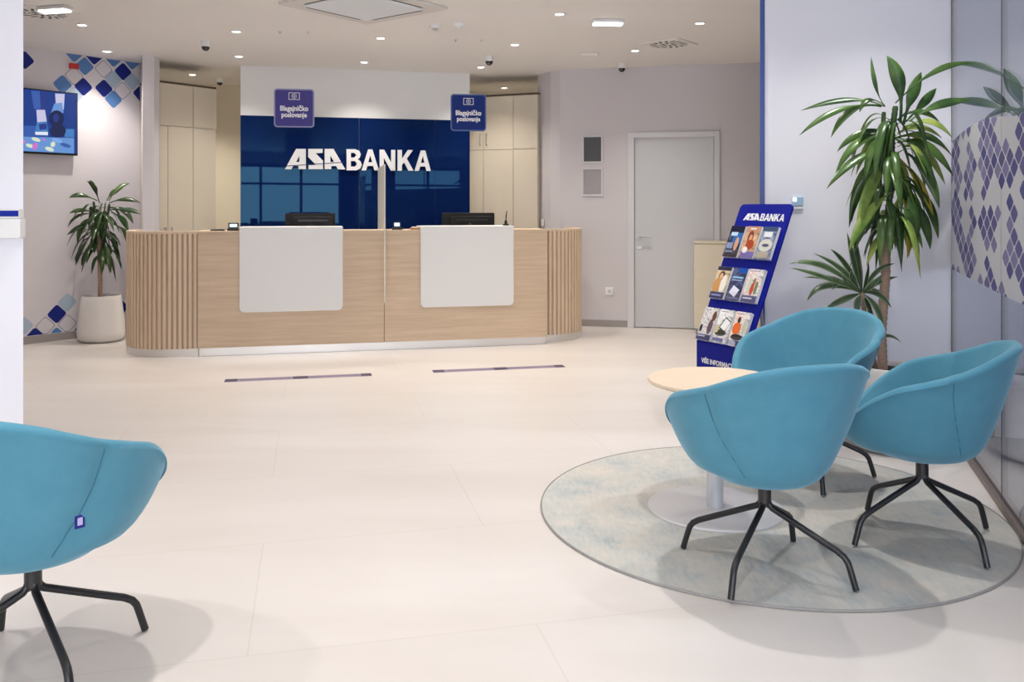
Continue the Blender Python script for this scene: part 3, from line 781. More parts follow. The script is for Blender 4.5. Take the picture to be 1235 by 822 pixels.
# things on the desk
def on_desk(px, depth):       # depth behind the front panel
    s = Fr(RD(0, -depth, 0), RD.ex, RD.ey).sx(px); return s
def monitor(px0, px1, ytop, depth, label, twist):
    a, c = on_desk(px0, depth), on_desk(px1, depth); m = (a + c) / 2; wd = (c - a) / 2
    z = RD(m, -depth, 0).y; ht = EYE + (HY - ytop) * z / F
    t = thing('monitor', label, 'monitor', RD(m, -depth, .75), group='desk monitors')
    ex = (RD.ex * math.cos(twist) + RD.ey * math.sin(twist)); ey = (RD.ey * math.cos(twist) - RD.ex * math.sin(twist))
    fr = Fr(RD(m, -depth, 0), ex, ey)
    MB().prism(rrect(-wd, wd, ht - .34, ht, .012), -.03, 0, fr).build('case', M['blackp'], t, bevel=.004)
    MB().prism(rrect(-wd + .01, wd - .01, ht - .33, ht - .01, .004), -.0305, -.032, fr).build('display', M['darkdome'], t, smooth=0)
    b_ = MB().prism(rrect(-wd * .72, wd * .86, ht - .25, ht - .035, .02), .0, .035, fr).build('rear_housing', M['blackp'], t, bevel=.006)
    MB().box(-wd * .5, wd * .7, .035, .038, ht - .085, ht - .062, fr).build('vent_strip', M['black'], b_)
    MB().tube([fr(0, .06, .765), fr(0, .065, ht - .12), fr(0, .03, ht - .12)], .02).build('stand_neck', M['blackp'], t)
    MB().lathe([(0, .75), (.11, .75), (.11, .76), (.03, .768), (0, .768)], c=tuple(fr(0, .05, 0)[:2]) + (.001,)).build('stand_foot', M['blackp'], t)
    return t
monitor(344, 404.5, 257, .70, 'black computer monitor seen from behind, left desk place', R(-4))
monitor(533, 597, 256.5, .70, 'black computer monitor seen from behind, right desk place', R(-4))
# rear arms of the monitors (rounded lump at their left)
def terminal(px, depth, label, w=.075, h=.065, tilt=20):
    s = on_desk(px, depth); t = thing('card_terminal', label, 'card terminal', RD(s, -depth, DH + .006))
    hb = DH + .006
    MB().prism([(-.05, hb), (.05, hb), (.05, hb + .018), (-.05, hb + .018)], -.045, .045, Fr(RD(s, -depth, 0), RD.ex, RD.ey)).build('base', M['blackp'], t, bevel=.005)
    fr = Fr(RD(s, -depth - .02, hb + .014), RD.ex, RD.ey + Vector((0, 0, .25)), Vector((0, 0, 1)) - RD.ey * .25)
    MB().prism(rrect(-w / 2, w / 2, 0, h, .006), -.02, 0, fr).build('housing', M['blackp'], t, bevel=.003)
    MB().prism(rrect(-w / 2 + .012, w / 2 - .01, .018, h - .012, .003), .0005, .0015, fr).build('display', M['lcd'], t, smooth=0)
terminal(281, .10, 'small black terminal with a lit screen at the left end of the desk', .09, .06)
terminal(479, .10, 'small black terminal with a lit screen beside the glass divider')
s = on_desk(264, .12)
tag(MB().prism(rrect(s - .07, s + .05, 0, .012, .005), -.06, .06, Fr(RD(0, -.12, DH + .0065), RD.ex, RD.ey)).build('tray', M['blackp'], bevel=.002), 'flat black tray on the desk top, left of the terminal', 'tray')
s = on_desk(501, .12)
bx = thing('card_box', 'small brown card holder on the desk top beside the right white panel', 'card holder', RD(s, -.12, DH + .006))
MB().box(s - .05, s + .035, -.15, -.07, DH + .0065, DH + .026, RD).build('box', mat('tan_leather', (.4, .2, .1), .6), bx, bevel=.004)
MB().box(s - .035, s + .02, -.14, -.08, DH + .0265, DH + .034, RD).build('cards', M['plastic'], bx, bevel=.001)
s = on_desk(610, .16)
pn_ = thing('pen_holder', 'slim black pen standing in a small holder on the right white panel', 'pen holder', RD(s, -.16, 1.171))
MB().lathe([(0, 0), (.03, 0), (.03, .012), (.014, .02), (.012, .05), (0, .05)], c=RD(s, -.16, 1.171)).build('holder', M['blackp'], pn_)
MB().tube([RD(s, -.16, 1.215), RD(s + .004, -.16, 1.27), RD(s + .012, -.16, 1.315)], [.005, .006, .004]).build('pen', M['blackp'], pn_)

# ------------------------------------------------------------ floor strips
def strip(p0, p1, label):
    a, c = floor_pt(*p0), floor_pt(*p1); ex = (c - a).normalized(); ln = (c - a).length
    fr = Fr(a, ex, Vector((ex.y, -ex.x, 0)))
    t = thing('floor_marker_strip', label, 'floor sticker', tuple((a + c) / 2), group='floor marker strips')
    mb = MB(); mb.box(0, ln, -.055, .055, .0005, .0015, fr); mb.build('strip', flat(150, 138, 160), t, smooth=0)
    m2 = MB()
    for q0, q1 in ((0, .085), (.455, .56), (.925, 1)): m2.box(ln * q0, ln * q1, -.055, .055, .0016, .002, fr)
    m2.build('dark_block', flat(72, 62, 90), t, smooth=0)
    rnd = random.Random(3); m3 = MB(); x = .1
    while x < .9:
        wv = rnd.uniform(.004, .012)
        if not .44 < x < .57: m3.box(ln * x, ln * (x + wv), -.018, .016 if rnd.random() < .6 else .024, .0016, .002, fr)
        x += wv + rnd.uniform(.004, .008)
    m3.build('print', flat(92, 82, 108), t, smooth=0)
strip((271, 459), (448, 451.5), 'lilac floor sticker strip with dark blocks, the left one in front of the desk')
strip((522, 447.8), (680, 441.2), 'lilac floor sticker strip with dark blocks, the right one in front of the desk')

# ------------------------------------------------------------ ceiling fittings
def ceil_frame(p, rot=0):
    ex = Vector((math.cos(rot), math.sin(rot), 0)); return Fr(p, ex, Vector((-ex.y, ex.x, 0)), (0, 0, -1))   # z points down
DL = [(99, 30, 'over the left wall, beside the television corner'), (129, 62, 'close to the diamond stickers'), (285, 38, 'left of the ceiling air unit'), (288, 68, 'just above the left end of the white wall block'),
      (232, 90, 'above the left cupboard'), (459, 46, 'below the ceiling air unit in the photo'), (439, 75, 'above the middle of the white wall block'),
      (675, 17, 'left of the bright rectangular light'), (621, 54, 'above the right hanging sign'), (844, 28, 'nearest the blue partition edge'), (766, 61, 'beside the right dome camera'),
      (580, 81, 'beside the middle dome camera'), (608, 106, 'above the right cupboard')]
lights = []
proto = None
def downlight(p, label, group):
    global proto
    if proto is None:
        t = thing('downlight', label, 'ceiling light', (0, 0, CEIL), group=group); local(t)
        MB().lathe([(.036, 0), (.052, 0), (.052, -.004), (.046, -.006), (.036, -.003)], n=32).build('trim_ring', M['plastic'], t)
        MB().lathe([(0, -.002), (.036, -.002), (.036, -.001), (0, -.001)], n=32).build('lens', M['emit'], t)
        proto = t
    else:
        t = copy_tree(proto)
    t.location = (p[0], p[1], CEIL - .0005); t['label'] = label; t['group'] = group
    return t
for x, y, w_ in DL:
    p = ceil_pt(x, y)
    if p.y > 10.2: p = Vector((p.x, p.y, p.z))
    downlight(p, 'small round ceiling downlight ' + w_, 'ceiling downlights'); lights.append((p.x, p.y))
near = [(-2.9, 5.6), (-.9, 5.5), (1.0, 5.6), (1.95, 4.55), (.75, 3.55), (-1.2, 3.4), (1.95, 2.9), (-1.35, 1.9), (.5, 1.4), (2.0, .9), (-2.6, 2.2), (-.5, -.6), (1.4, -.9), (-2.4, -.8), (.2, -3), (-2.4, -3.4), (2.2, -3.2), (3.6, .8)]
for q, p in enumerate(near): lights.append(p)
for p in near: downlight(p, 'round ceiling downlight in the front part of the hall', 'ceiling downlights')

# air unit
ac = ceil_pt(443, 26); u1 = Vector((-.61, -.79, 0)).normalized(); u2 = Vector((.79, -.61, 0)).normalized()
AF = Fr(Vector((ac.x, ac.y, CEIL)) + (u1 + u2) * .45, u1, u2, (0, 0, -1))
t = thing('ceiling_air_unit', 'square white ceiling cassette air unit with a pale centre panel', 'air conditioner', AF.O)
fr4 = MB()
for a, b_, c_, d_ in ((-.46, .46, -.46, -.33), (-.46, .46, .33, .46), (-.46, -.33, -.33, .33), (.33, .46, -.33, .33)): fr4.box(a, b_, c_, d_, 0.0005, .025, AF)
fr4.build('frame', mat('beige_unit_frame', (.72, .68, .64), .6), t, bevel=.006)
MB().box(-.325, .325, -.325, .325, .012, .034, AF).build('centre_panel', mat('pale_unit_panel', (.85, .88, .90), .35), t, bevel=.01)
for a, b_, c_, d_ in ((-.28, .28, -.36, -.345), (-.28, .28, .345, .36), (-.36, -.345, -.28, .28), (.345, .36, -.28, .28)):
    MB().box(a, b_, c_, d_, .0245, .027, AF).build('air_slot', M['darkline'], t)

def diffuser(p, size, rot, label):
    fr = ceil_frame(p, rot); t = thing('ceiling_diffuser', label, 'air diffuser', p, group='swirl ceiling diffusers')
    h = size / 2
    MB().box(-h, h, -h, h, .0005, .012, fr).build('plate', M['ceiling'], t, bevel=.003)
    sl = MB()
    for ring, r0, r1, n in ((0, .035, .10, 8), (1, .115, .19, 16)):
        for i in range(n):
            a = 2 * math.pi * (i + .5 * ring) / n; ca, sa = math.cos(a + .25 * ring), math.sin(a + .25 * ring)
            tw = a + .55
            dx, dy = math.cos(tw), math.sin(tw); nx, ny = -dy * .011, dx * .011
            x0, y0 = math.cos(a) * r0, math.sin(a) * r0; l = r1 - r0
            sl.add([fr(x0 + nx, y0 + ny, .0125), fr(x0 - nx, y0 - ny, .0125), fr(x0 + dx * l - nx, y0 + dy * l - ny, .0125), fr(x0 + dx * l + nx, y0 + dy * l + ny, .0125)], [(0, 1, 2, 3)])
    sl.build('slots', M['blackp'], t, smooth=0)
diffuser(Vector((1.51, 8.39, CEIL)), .42, R(52), 'square swirl air diffuser in the ceiling near the blue partition')
p = ceil_pt(50, 15); diffuser(Vector((p.x, p.y, CEIL)), .42, R(52), 'square swirl air diffuser in the ceiling at the far left')

def emergency(px, y, rot, label, w=.27, d=.11):
    p = ceil_pt(px, y); fr = ceil_frame(p, rot); t = thing('emergency_light', label, 'ceiling light', p, group='rectangular emergency lights')
    MB().box(-w / 2, w / 2, -d / 2, d / 2, .0005, .03, fr).build('housing', M['plastic'], t, bevel=.01)
    MB().box(-w / 2 + .012, w / 2 - .012, -d / 2 + .012, d / 2 - .012, .031, .045, fr).build('diffuser_cover', M['emit_soft'], t, bevel=.006)
emergency(733, 24, R(5), 'bright rectangular ceiling light right of centre')
emergency(66, 8, R(-15), 'bright rectangular ceiling light at the upper left, beside the left diffuser')
p = ceil_pt(711, 64); fr = ceil_frame(p, 0)
tag(MB().box(-.085, .085, -.04, .04, .0005, .03, fr).build('ceiling_box', M['ceiling'], bevel=.006), 'small beige rectangular box on the ceiling, unlit', 'ceiling box')
def dome(px, y, r, label, hdrop=.05):
    z = F * (CEIL - EYE - .06) / (HY - y); p = Vector(((px - CX) * z / F, z, CEIL))
    t = thing('dome_camera', label, 'security camera', p, group='dome security cameras'); c = (p.x, p.y, CEIL)
    MB().lathe([(0, -.0005), (r, -.0005), (r * 1.02, -.03), (r, -hdrop), (r * .85, -hdrop - .006), (0, -hdrop - .006)], c=c, n=32).build('housing', M['plastic'], t)
    MB().lathe([(r * .84, -hdrop - .004)] + [(r * .84 * math.cos(R(a)), -hdrop - .006 - r * .9 * math.sin(R(a))) for a in range(10, 91, 10)], c=c, n=32).build('dome_cover', M['darkdome'], t)
dome(248, 57, .045, 'dome camera on the ceiling above the left cupboard')
dome(590, 74.5, .047, 'dome camera on the ceiling above the right hanging sign')
dome(750, 83, .045, 'dome camera on the ceiling above the wall with the door')
dome(265, 100, .04, 'dome camera on the ceiling in the far left corner by the white wall block')
for px, y, r, lb in ((525, 32, .05, 'round white smoke detector, the left of the pair on the ceiling'), (553.5, 30, .05, 'round white smoke detector, the right of the pair on the ceiling')):
    p = ceil_pt(px, y - 2); t = thing('smoke_detector', lb, 'smoke detector', p, group='smoke detectors')
    MB().lathe([(0, -.0005), (r, -.0005), (r, -.015), (r * .75, -.03), (0, -.03)], c=p, n=32).build('base', M['plastic'], t)
    MB().lathe([(0, -.0305), (r * .55, -.0305), (r * .4, -.048), (0, -.05)], c=p, n=24).build('sensor', mat('sensor_grey', (.5, .5, .48), .5) if px == 525 else M['plastic'], t)
for px, y, lb in ((337.5, 38, 'left one below the ceiling air unit'), (371.5, 38.5, 'second from the left below the air unit'), (549.5, 48, 'below the smoke detectors'), (580, 48, 'right of the others, above the right sign')):
    p = ceil_pt(px, y)
    tag(MB().lathe([(0, -.0005), (.018, -.0005), (.018, -.004), (.006, -.006), (.006, -.018), (.010, -.02), (0, -.022)], c=p, n=16).build('sprinkler_head', M['tablebase']), 'tiny ceiling sprinkler head, ' + lb, 'sprinkler', 'ceiling sprinkler heads')

# ------------------------------------------------------------ right back wall fittings
def poster(px0, px1, y0, y1, m, label):
    a, c = DF.sx(px0), DF.sx(px1); _, zt = DF.hit((px0 + px1) / 2, y0); _, zb = DF.hit((px0 + px1) / 2, y1)
    t = thing('wall_frame', label, 'picture frame', DF((a + c) / 2, .01, zb), group='small wall frames')
    k = MB(); q = .022
    k.box(a, c, .001, .016, zb, zb + q, DF); k.box(a, c, .001, .016, zt - q, zt, DF); k.box(a, a + q, .001, .016, zb + q, zt - q, DF); k.box(c - q, c, .001, .016, zb + q, zt - q, DF)
    k.build('frame', M['chrome'] if False else M['doorframe'], t, bevel=.002)
    MB().box(a + q, c - q, .001, .006, zb + q, zt - q, DF).build('print', m, t, smooth=0)
poster(702, 727.5, 163, 197, M['paper_dark'], 'small silver wall frame with a dark print, the upper one left of the door')
poster(701.5, 727.5, 202, 236.5, M['paper_grey'], 'small silver wall frame with a grey print, the lower one left of the door')
a, hh = DF.hit(735, 351)
t = thing('wall_socket', 'white double power socket low on the wall left of the grey door', 'power socket', DF(a, 0, hh - .04))
MB().box(a - .045, a + .045, .001, .01, hh - .045, hh + .045, DF).build('cover_plate', M['plastic'], t, bevel=.004)
MB().lathe([(0, 0), (.02, 0), (.02, .003), (0, .003)], fr=Fr(DF(a, .0101, hh), DF.ex, DF.ez, DF.ey), n=20).build('socket_well', M['tablebase'], t)
fr5 = Fr(P(656, 10.26), (P(664, 10.1) - P(648.5, 10.42)), (-1, -.4, 0)); zz = EYE + (HY - 268) * 10.25 / F
tag(MB().box(-.03, .03, .012, .024, zz - .04, zz + .04, fr5).build('light_switch', M['plastic'], bevel=.003), 'small pale switch on the pier just above the right end of the desk', 'light switch')

# beech cabinet behind the brochure stand
cx0 = DF.sx(848) - .09
ct = thing('low_cabinet', 'pale beech cabinet standing behind the brochure stand near the door', 'cabinet', DF(cx0 + .35, .22, 0))
MB().box(cx0, cx0 + .72, .03, .40, .06, .965, DF).build('body', M['lowcab'], ct, bevel=.012, seg=3)
MB().box(cx0 - .005, cx0 + .725, .025, .405, .966, .985, DF).build('top', M['lowcab'], ct, bevel=.004)
MB().box(cx0 + .02, cx0 + .70, .05, .38, 0, .06, DF).build('plinth', M['skirting'], ct)

# dispenser on the near left wall
t = thing('wall_dispenser', 'white wall box with a blue top band on the near left wall', 'wall box', (-2.34, 3.87, 1.2))
x1 = (25 - CX) * 3.86 / F; NF = Fr((0, 3.9, 0), (1, 0, 0), (0, -1, 0))
MB().prism(rrect(x1 - .16, x1, 1.212, 1.30, .012, corners=(1, 1, 0, 0)), .0005, .045, NF).build('box', M['plastic'], t, bevel=.004)
MB().box(x1 - .155, x1 - .008, .0005, .04, 1.301, 1.342, NF).build('back_plate', M['plastic'], t, bevel=.002)
MB().box(x1 - .155, x1 - .010, .0405, .042, 1.310, 1.336, NF).build('blue_band', flat(22, 40, 150), t)
# sensor on partition
a, hh = PF.hit(961, 245)
t = thing('wall_sensor', 'small white thermostat with pale blue face on the lilac partition, above the brochure stand', 'thermostat', PF(a, 0, hh - .04))
MB().box(a - .03, a + .04, .001, .018, hh - .037, hh - .018, PF).build('base', M['plastic'], t, bevel=.003)
MB().box(a - .028, a + .038, .001, .022, hh - .017, hh + .04, PF).build('face', flat(170, 200, 225), t, bevel=.004)
MB().box(a - .024, a - .002, .0225, .024, hh + .012, hh + .034, PF).build('indicator', M['emit_soft'], t, bevel=.002)

# ------------------------------------------------------------ brochure stand
wdir = Vector((.5, -.865, 0)).normalized(); bdir = Vector((.865, .5, 0)).normalized()
SB = Vector((1.118, 5.275, 0)); SW = .422; HB = .54; lean = .368; rise = .83; SL = math.hypot(lean, rise)
up_ = (bdir * lean + Vector((0, 0, rise))).normalized(); nrm = (bdir * -rise + Vector((0, 0, lean))).normalized()
S0 = Fr(SB, wdir, -bdir); S1 = Fr(SB + Vector((0, 0, HB)), wdir, nrm, up_)
st = thing('brochure_stand', 'royal blue leaning ASA BANKA brochure stand with three rows of leaflets', 'brochure stand', SB + wdir * SW / 2 + bdir * .15)
MB().box(0, SW, -.012, 0, 0.02, HB, S0).build('lower_board', M['brand'], st, bevel=.002)
MB().prism(rrect(0, SW, 0, SL, .03, corners=(0, 0, 1, 1)), -.012, 0, S1).build('leaning_board', M['brand'], st, smooth=0)
MB().box(0.0, SW, -.42, .02, 0.0, .018, S0).build('foot_plate', M['brand'], st, bevel=.002)
MB().tube([S0(SW / 2, -.40, .02), S1(SW / 2, -.014, SL * .72)], .012).build('rear_strut', M['chrome'], st)
def place_logo(mb, fr, cx, cz, width):
    k = width / 1110.0
    for spl in ASA + BANKA:
        mesh_into(mb, curve_mesh([[(cx + (x - 610) * k, cz - (y - 145) * k) for x, y in s_] for s_ in spl], .001), fr)
lm = MB(); place_logo(lm, Fr(S1(0, .0015, 0), S1.ex, S1.ey, S1.ez), SW * .53, SL - .088, .325)
lm.build('logo', M['logo'], st, smooth=0, recalc=False)
tm = MB(); mesh_into(tm, text_mesh('VIŠE INFORMACIJA', .040, .001, offset=.0014, align='LEFT'), Fr(S0(.045, .0015, .432), S0.ex, S0.ey), sx=.86)
tm.build('lettering', M['logo'], st, smooth=0, recalc=False)
# covers: (background, [(shape, x0, z0, x1, z1, colour)])
W_, D_, N_ = (235, 233, 230), (40, 42, 60), (28, 46, 100)
covers = [
    [('charcoal and blue cover with a hand holding a phone', (32, 40, 70)), ('r', 0, .75, 1, 1, (20, 26, 52)), ('r', .35, .45, 1, .78, (52, 104, 170)), ('r', .15, .68, .62, .8, (190, 215, 240)), ('e', .72, .42, .14, .22, (205, 160, 130)), ('r', .05, .28, .5, .46, (140, 150, 185)), ('r', 0, 0, 1, .12, (52, 42, 50)), ('r', .08, .16, .6, .2, (150, 170, 200))],
    [('warm cover with a smiling woman and a white badge', (205, 165, 130)), ('r', 0, .8, 1, 1, (190, 145, 120)), ('e', .45, .66, .2, .2, (120, 60, 40)), ('e', .48, .62, .11, .12, (215, 160, 125)), ('e', .55, .42, .28, .16, (165, 70, 40)), ('r', .1, 0, 1, .2, (122, 112, 178)), ('e', .32, .25, .18, .1, (240, 240, 245)), ('r', .3, .9, .7, .94, (240, 230, 225))],
    [('grey-blue cover with a cream table and papers', (120, 135, 165)), ('r', 0, .86, 1, 1, (60, 80, 110)), ('r', .2, .68, .75, .84, (225, 228, 232)), ('e', .5, .42, .45, .2, (205, 205, 195)), ('e', .5, .42, .24, .05, (80, 84, 110)), ('r', .05, .03, .85, .22, (190, 180, 160))],
    [('beige cover with a blonde woman', (214, 196, 160)), ('r', 0, .88, 1, 1, (45, 45, 70)), ('e', .45, .72, .22, .14, (90, 66, 50)), ('e', .42, .7, .12, .1, (225, 180, 140)), ('e', .3, .4, .3, .25, (200, 150, 90)), ('e', .7, .45, .2, .3, (235, 230, 220)), ('r', 0, 0, 1, .2, (44, 54, 100)), ('r', .1, .08, .8, .13, (150, 160, 210))],
    [('dark indigo cover with a white bank card', (48, 52, 92)), ('r', .4, .85, 1, 1, (20, 80, 170)), ('r', .1, .68, .85, .73, (150, 200, 230)), ('r', .1, .6, .8, .64, (150, 170, 210)), ('c', .5, .28, .26, .13, (225, 228, 240)), ('r', .1, .04, .9, .1, (120, 125, 170))],
    [('white cover with two people standing', W_), ('r', 0, .93, .7, .96, (150, 150, 180)), ('e', .55, .62, .08, .12, (150, 110, 80)), ('e', .5, .4, .12, .2, (190, 80, 60)), ('e', .75, .45, .1, .2, (120, 130, 90)), ('e', .25, .5, .12, .25, (200, 205, 190)), ('r', 0, 0, 1, .2, (80, 84, 130)), ('r', .1, .1, .7, .14, (235, 235, 245))],
    [('white cover with a dark-haired person at the right', W_), ('r', .05, .9, .5, .93, (170, 170, 190)), ('e', .85, .75, .14, .16, (110, 70, 55)), ('e', .75, .42, .17, .24, (105, 84, 90)), ('e', .15, .35, .1, .12, (50, 52, 60)), ('r', 0, 0, 1, .17, (70, 74, 110)), ('r', .08, .1, .6, .14, (200, 205, 230))],
    [('white cover with a tilted white tablet', W_), ('r', .1, .92, .6, .95, (160, 160, 180)), ('c', .62, .55, .25, .19, (60, 64, 66)), ('c', .64, .55, .21, .155, (238, 240, 240)), ('e', .45, .3, .4, .1, (60, 62, 52)), ('e', .15, .4, .14, .12, (205, 190, 150)), ('r', .05, .04, .8, .14, (120, 125, 175))],
    [('white cover with a person in an orange top', W_), ('r', .1, .92, .6, .95, (160, 160, 180)), ('e', .35, .75, .11, .1, (80, 50, 40)), ('e', .33, .5, .28, .18, (222, 112, 52)), ('e', .8, .55, .14, .22, (190, 195, 175)), ('e', .5, .25, .4, .09, (56, 50, 54)), ('r', 0, 0, 1, .15, (78, 84, 128))],
]
rows = [(.545, .205, 'top'), (.275, .205, 'middle'), (.01, .205, 'bottom')]; pos = ['left', 'middle', 'right']
ROT = (.35,)
for ri, (t0, th, rn) in enumerate(rows):
    hold = MB()
    hold.box(.004, SW - .012, .004, .034, t0 - .006, t0 - .003, S1)
    ho = hold.build('shelf_ledge', M['acrylic'], st)
    MB().box(.004, SW - .012, .032, .034, t0 - .003, t0 + .05, S1).build('shelf_lip', M['acrylic'], ho, smooth=0)
    for ci in range(3):
        cv = covers[ri * 3 + ci]; desc, bg = cv[0]
        x0 = .012 + ci * .131; wv = .116
        fr = Fr(S1(x0, 0, t0), S1.ex, S1.ey, S1.ez)
        pal = [tuple(int(c * .55) for c in bg), tuple(int(c * .85) for c in bg), bg, tuple(int(c * .6 + d * .4) for c, d in zip(bg, cv[3][5])), tuple(min(255, int(c * 1.15 + 12)) for c in bg)]
        mats_ = [photo_mat('leaflet_print', pal, 22)]; idx = {}
        br = thing('leaflet', 'leaflets, %s, %s row %s' % (desc, rn, pos[ci]), 'leaflet', fr(wv / 2, .012, 0), group='leaflets in the brochure stand')
        MB().box(0, wv, .004, .024, 0, th, fr).build('pages', M['plastic'], br, smooth=0)
        cm = MB(); cm.box(0, wv, .0245, .0255, 0, th, fr, 0); lay_ = 1
        for it in cv[1:]:
            kind, a, b_, c_, d_, col = it
            if col not in idx: idx[col] = len(mats_); mats_.append(flat(*col))
            if kind == 'r': pts = [(a * wv, b_ * th), (c_ * wv, b_ * th), (c_ * wv, d_ * th), (a * wv, d_ * th)]
            elif kind == 'e': pts = ell(a * wv, b_ * th, c_ * wv, d_ * th, 14)
            else:
                cs, sn = math.cos(-.45), math.sin(-.45); pts = [(a * wv + (u * c_ * wv) * cs - (v * d_ * th) * sn, b_ * th + (u * c_ * wv) * sn + (v * d_ * th) * cs) for u, v in ((-1, -1), (1, -1), (1, 1), (-1, 1))]
            pts = [(min(max(q[0], .0005), wv - .0005), min(max(q[1], .0005), th - .0005)) for q in pts]
            cm.poly(pts, .0255 + .0002 * lay_, fr, idx[col]); lay_ += 1
        cm.build('cover', mats_, br, smooth=0, recalc=False)

# ------------------------------------------------------------ rug and table
RC = Vector((1.13, 3.9, 0))
rug = tag(MB().lathe([(0, .0005), (.995, .0005), (1.0, .004), (.995, .009), (0, .010)], c=RC, n=128).build('round_rug', M['rug'], origin=RC), 'large round mottled grey and beige rug under the table and chairs', 'rug')
MB().lathe([(.996, .001), (1.001, .001), (1.002, .006), (1.000, .0105), (.997, .0105), (.997, .006)], c=RC, n=128).build('edge_binding', flat(150, 148, 146), rug)
TC = Vector((.905, 3.88, .0105))
tb = thing('side_table', 'low round table with a pale birch top and grey pedestal, between the three chairs', 'table', TC)
MB().lathe([(0, .552), (.27, .552), (.294, .560), (.297, .568), (.294, .576), (0, .577)], c=TC, n=96).build('tabletop', M['tabletop'], tb)
MB().lathe([(0, .0), (.297, .0), (.297, .005), (.29, .008), (0, .009)], c=TC, n=96).build('base_plate', M['tablebase'], tb)
MB().lathe([(.036, .009), (.036, .545), (.09, .545), (.09, .552)], c=TC, n=32).build('pedestal', M['post'], tb)

# ------------------------------------------------------------ tub chairs
KEYS = [(0, .355, .815), (22, .358, .808), (40, .362, .785), (55, .362, .752), (68, .356, .722), (85, .356, .692), (102, .360, .660), (117, .364, .605), (132, .364, .535), (147, .358, .475), (165, .350, .450), (180, .346, .446)]
def key(phi):
    a = abs(phi)
    for k0, k1 in zip(KEYS, KEYS[1:]):
        if k0[0] <= a <= k1[0]:
            t = (a - k0[0]) / (k1[0] - k0[0])
            i = KEYS.index(k0); km = KEYS[max(i - 1, 0)]; kn = KEYS[min(i + 2, len(KEYS) - 1)]
            out = []
            for c in (1, 2):
                m0 = (k1[c] - km[c]) / (k1[0] - km[0]) if k1[0] != km[0] else 0
                m1 = (kn[c] - k0[c]) / (kn[0] - k0[0])
                if i == 0: m0 = 0
                if i + 2 >= len(KEYS): m1 = 0
                d_ = k1[0] - k0[0]
                out.append((2 * t**3 - 3 * t**2 + 1) * k0[c] + (t**3 - 2 * t**2 + t) * d_ * m0 + (-2 * t**3 + 3 * t**2) * k1[c] + (t**3 - t**2) * d_ * m1)
            return out
R0, H0, HS = .20, .368, .435
def seam_phi(s): return 47 + 22 * (1 - (1 - min(1, s)) ** 2.3)
def outer(phi, s):
    rr, hr = key(phi)
    f_ = max(0, math.cos(R(phi)));
    r0 = R0 + .02 * max(0, -math.cos(R(phi)))
    k = min(1, max(0, (abs(phi) - 45) / 45)); p = .70 - .26 * k * k * (3 - 2 * k)
    if abs(phi) > 130: p += .10 * (abs(phi) - 130) / 50
    dent = .007 * math.exp(-((abs(phi) - seam_phi(s)) / 3.0) ** 2) * min(1, s * 6) + .009 * math.exp(-((abs(phi) - seam_phi(s) - 6) / 13) ** 2) * min(1, s * 4) * min(1, (1.05 - s) * 4)
    return r0 + (rr - r0) * s ** p - dent, H0 + (hr - H0) * s
def shell():
    n = 144; mb = MB(); vs = []; fs = []; rows_ = []
    T = .042
    def ring(fn):
        rows_.append(list(range(len(vs), len(vs) + n)))
        for i in range(n):
            phi = -180 + 360 * i / n; r, h = fn(phi); a = R(phi + 180)   # front is +x, back is -x
            vs.append(Vector((r * math.cos(a), r * math.sin(a), h)))
    # bottom
    for r, h in ((.05, .334), (.10, .334), (.14, .338), (.175, .350)): ring(lambda p, r=r, h=h: (r, h))
    for s in (.0, .06, .14, .25, .38, .52, .66, .8, .92): ring(lambda p, s=s: outer(p, s))
    def rim(p, k):
        r, h = outer(p, 1.0); ang = R(180 * k)
        return r - T / 2 + T / 2 * math.cos(ang), h - .02 + .02 * math.sin(ang) 
    for k in (0, .2, .4, .6, .8, 1.0): ring(lambda p, k=k: rim(p, k))
    def inner(p, q):    # q 1 at rim .. 0 at seat
        r, hr = outer(p, 1.0); hs = HS + .008
        h = hs + (hr - .022 - hs) * q if hr - .022 > hs else hs
        s = max(0, min(1, (h - H0) / (hr - H0)))
        ro, _ = outer(p, s)
        return ro - T - .022 * (1 - q) ** 2, h
    for q in (.85, .65, .45, .25, .1, 0): ring(lambda p, q=q: inner(p, q))
    for k, dh in ((.9, .0), (.7, .010), (.45, .016), (.2, .018)):
        ring(lambda p, k=k, dh=dh: (inner(p, 0)[0] * k, HS + dh))
    for a, b_ in zip(rows_, rows_[1:]):
        for i in range(n):
            j = (i + 1) % n; fs.append((a[i], a[j], b_[j], b_[i]))
    fs.append(tuple(reversed(rows_[0]))); fs.append(tuple(rows_[-1]))
    mb.add(vs, fs); return mb
def seam_line(sgn):
    mb = MB(); p = []
    for s in [i / 14 for i in range(1, 14)]:
        phi = seam_phi(s) * sgn; r, h = outer(phi, s); a = R(phi + 180); r += .0019
        p.append((r * math.cos(a), r * math.sin(a), h))
    return mb.tube(p, .0016, n=6)
def leg_mb(a):
    c, s = math.cos(a), math.sin(a)
    pts = []
    prof = [(.012, .325), (.012, .262), (.016, .246), (.028, .232), (.05, .222), (.26, .128), (.285, .112), (.298, .095), (.305, .075), (.326, .006)]
    pts = [Vector((r * c, r * s, h)) for r, h in prof]
    return MB().tube(pts, .0115, n=14)
def make_chair(label):
    t = local(thing('tub_chair', label, 'chair', group=None))
    sh = shell().build('seat_shell', M['fabric'], t, smooth=70)
    for s in (-1, 1): seam_line(s).build('seam', M['seam'], sh)
    MB().lathe([(0, .335), (.10, .335), (.10, .327), (.03, .323), (.024, .318), (.024, .246), (0, .244)], n=32).build('swivel_hub', M['black'], t)
    return t
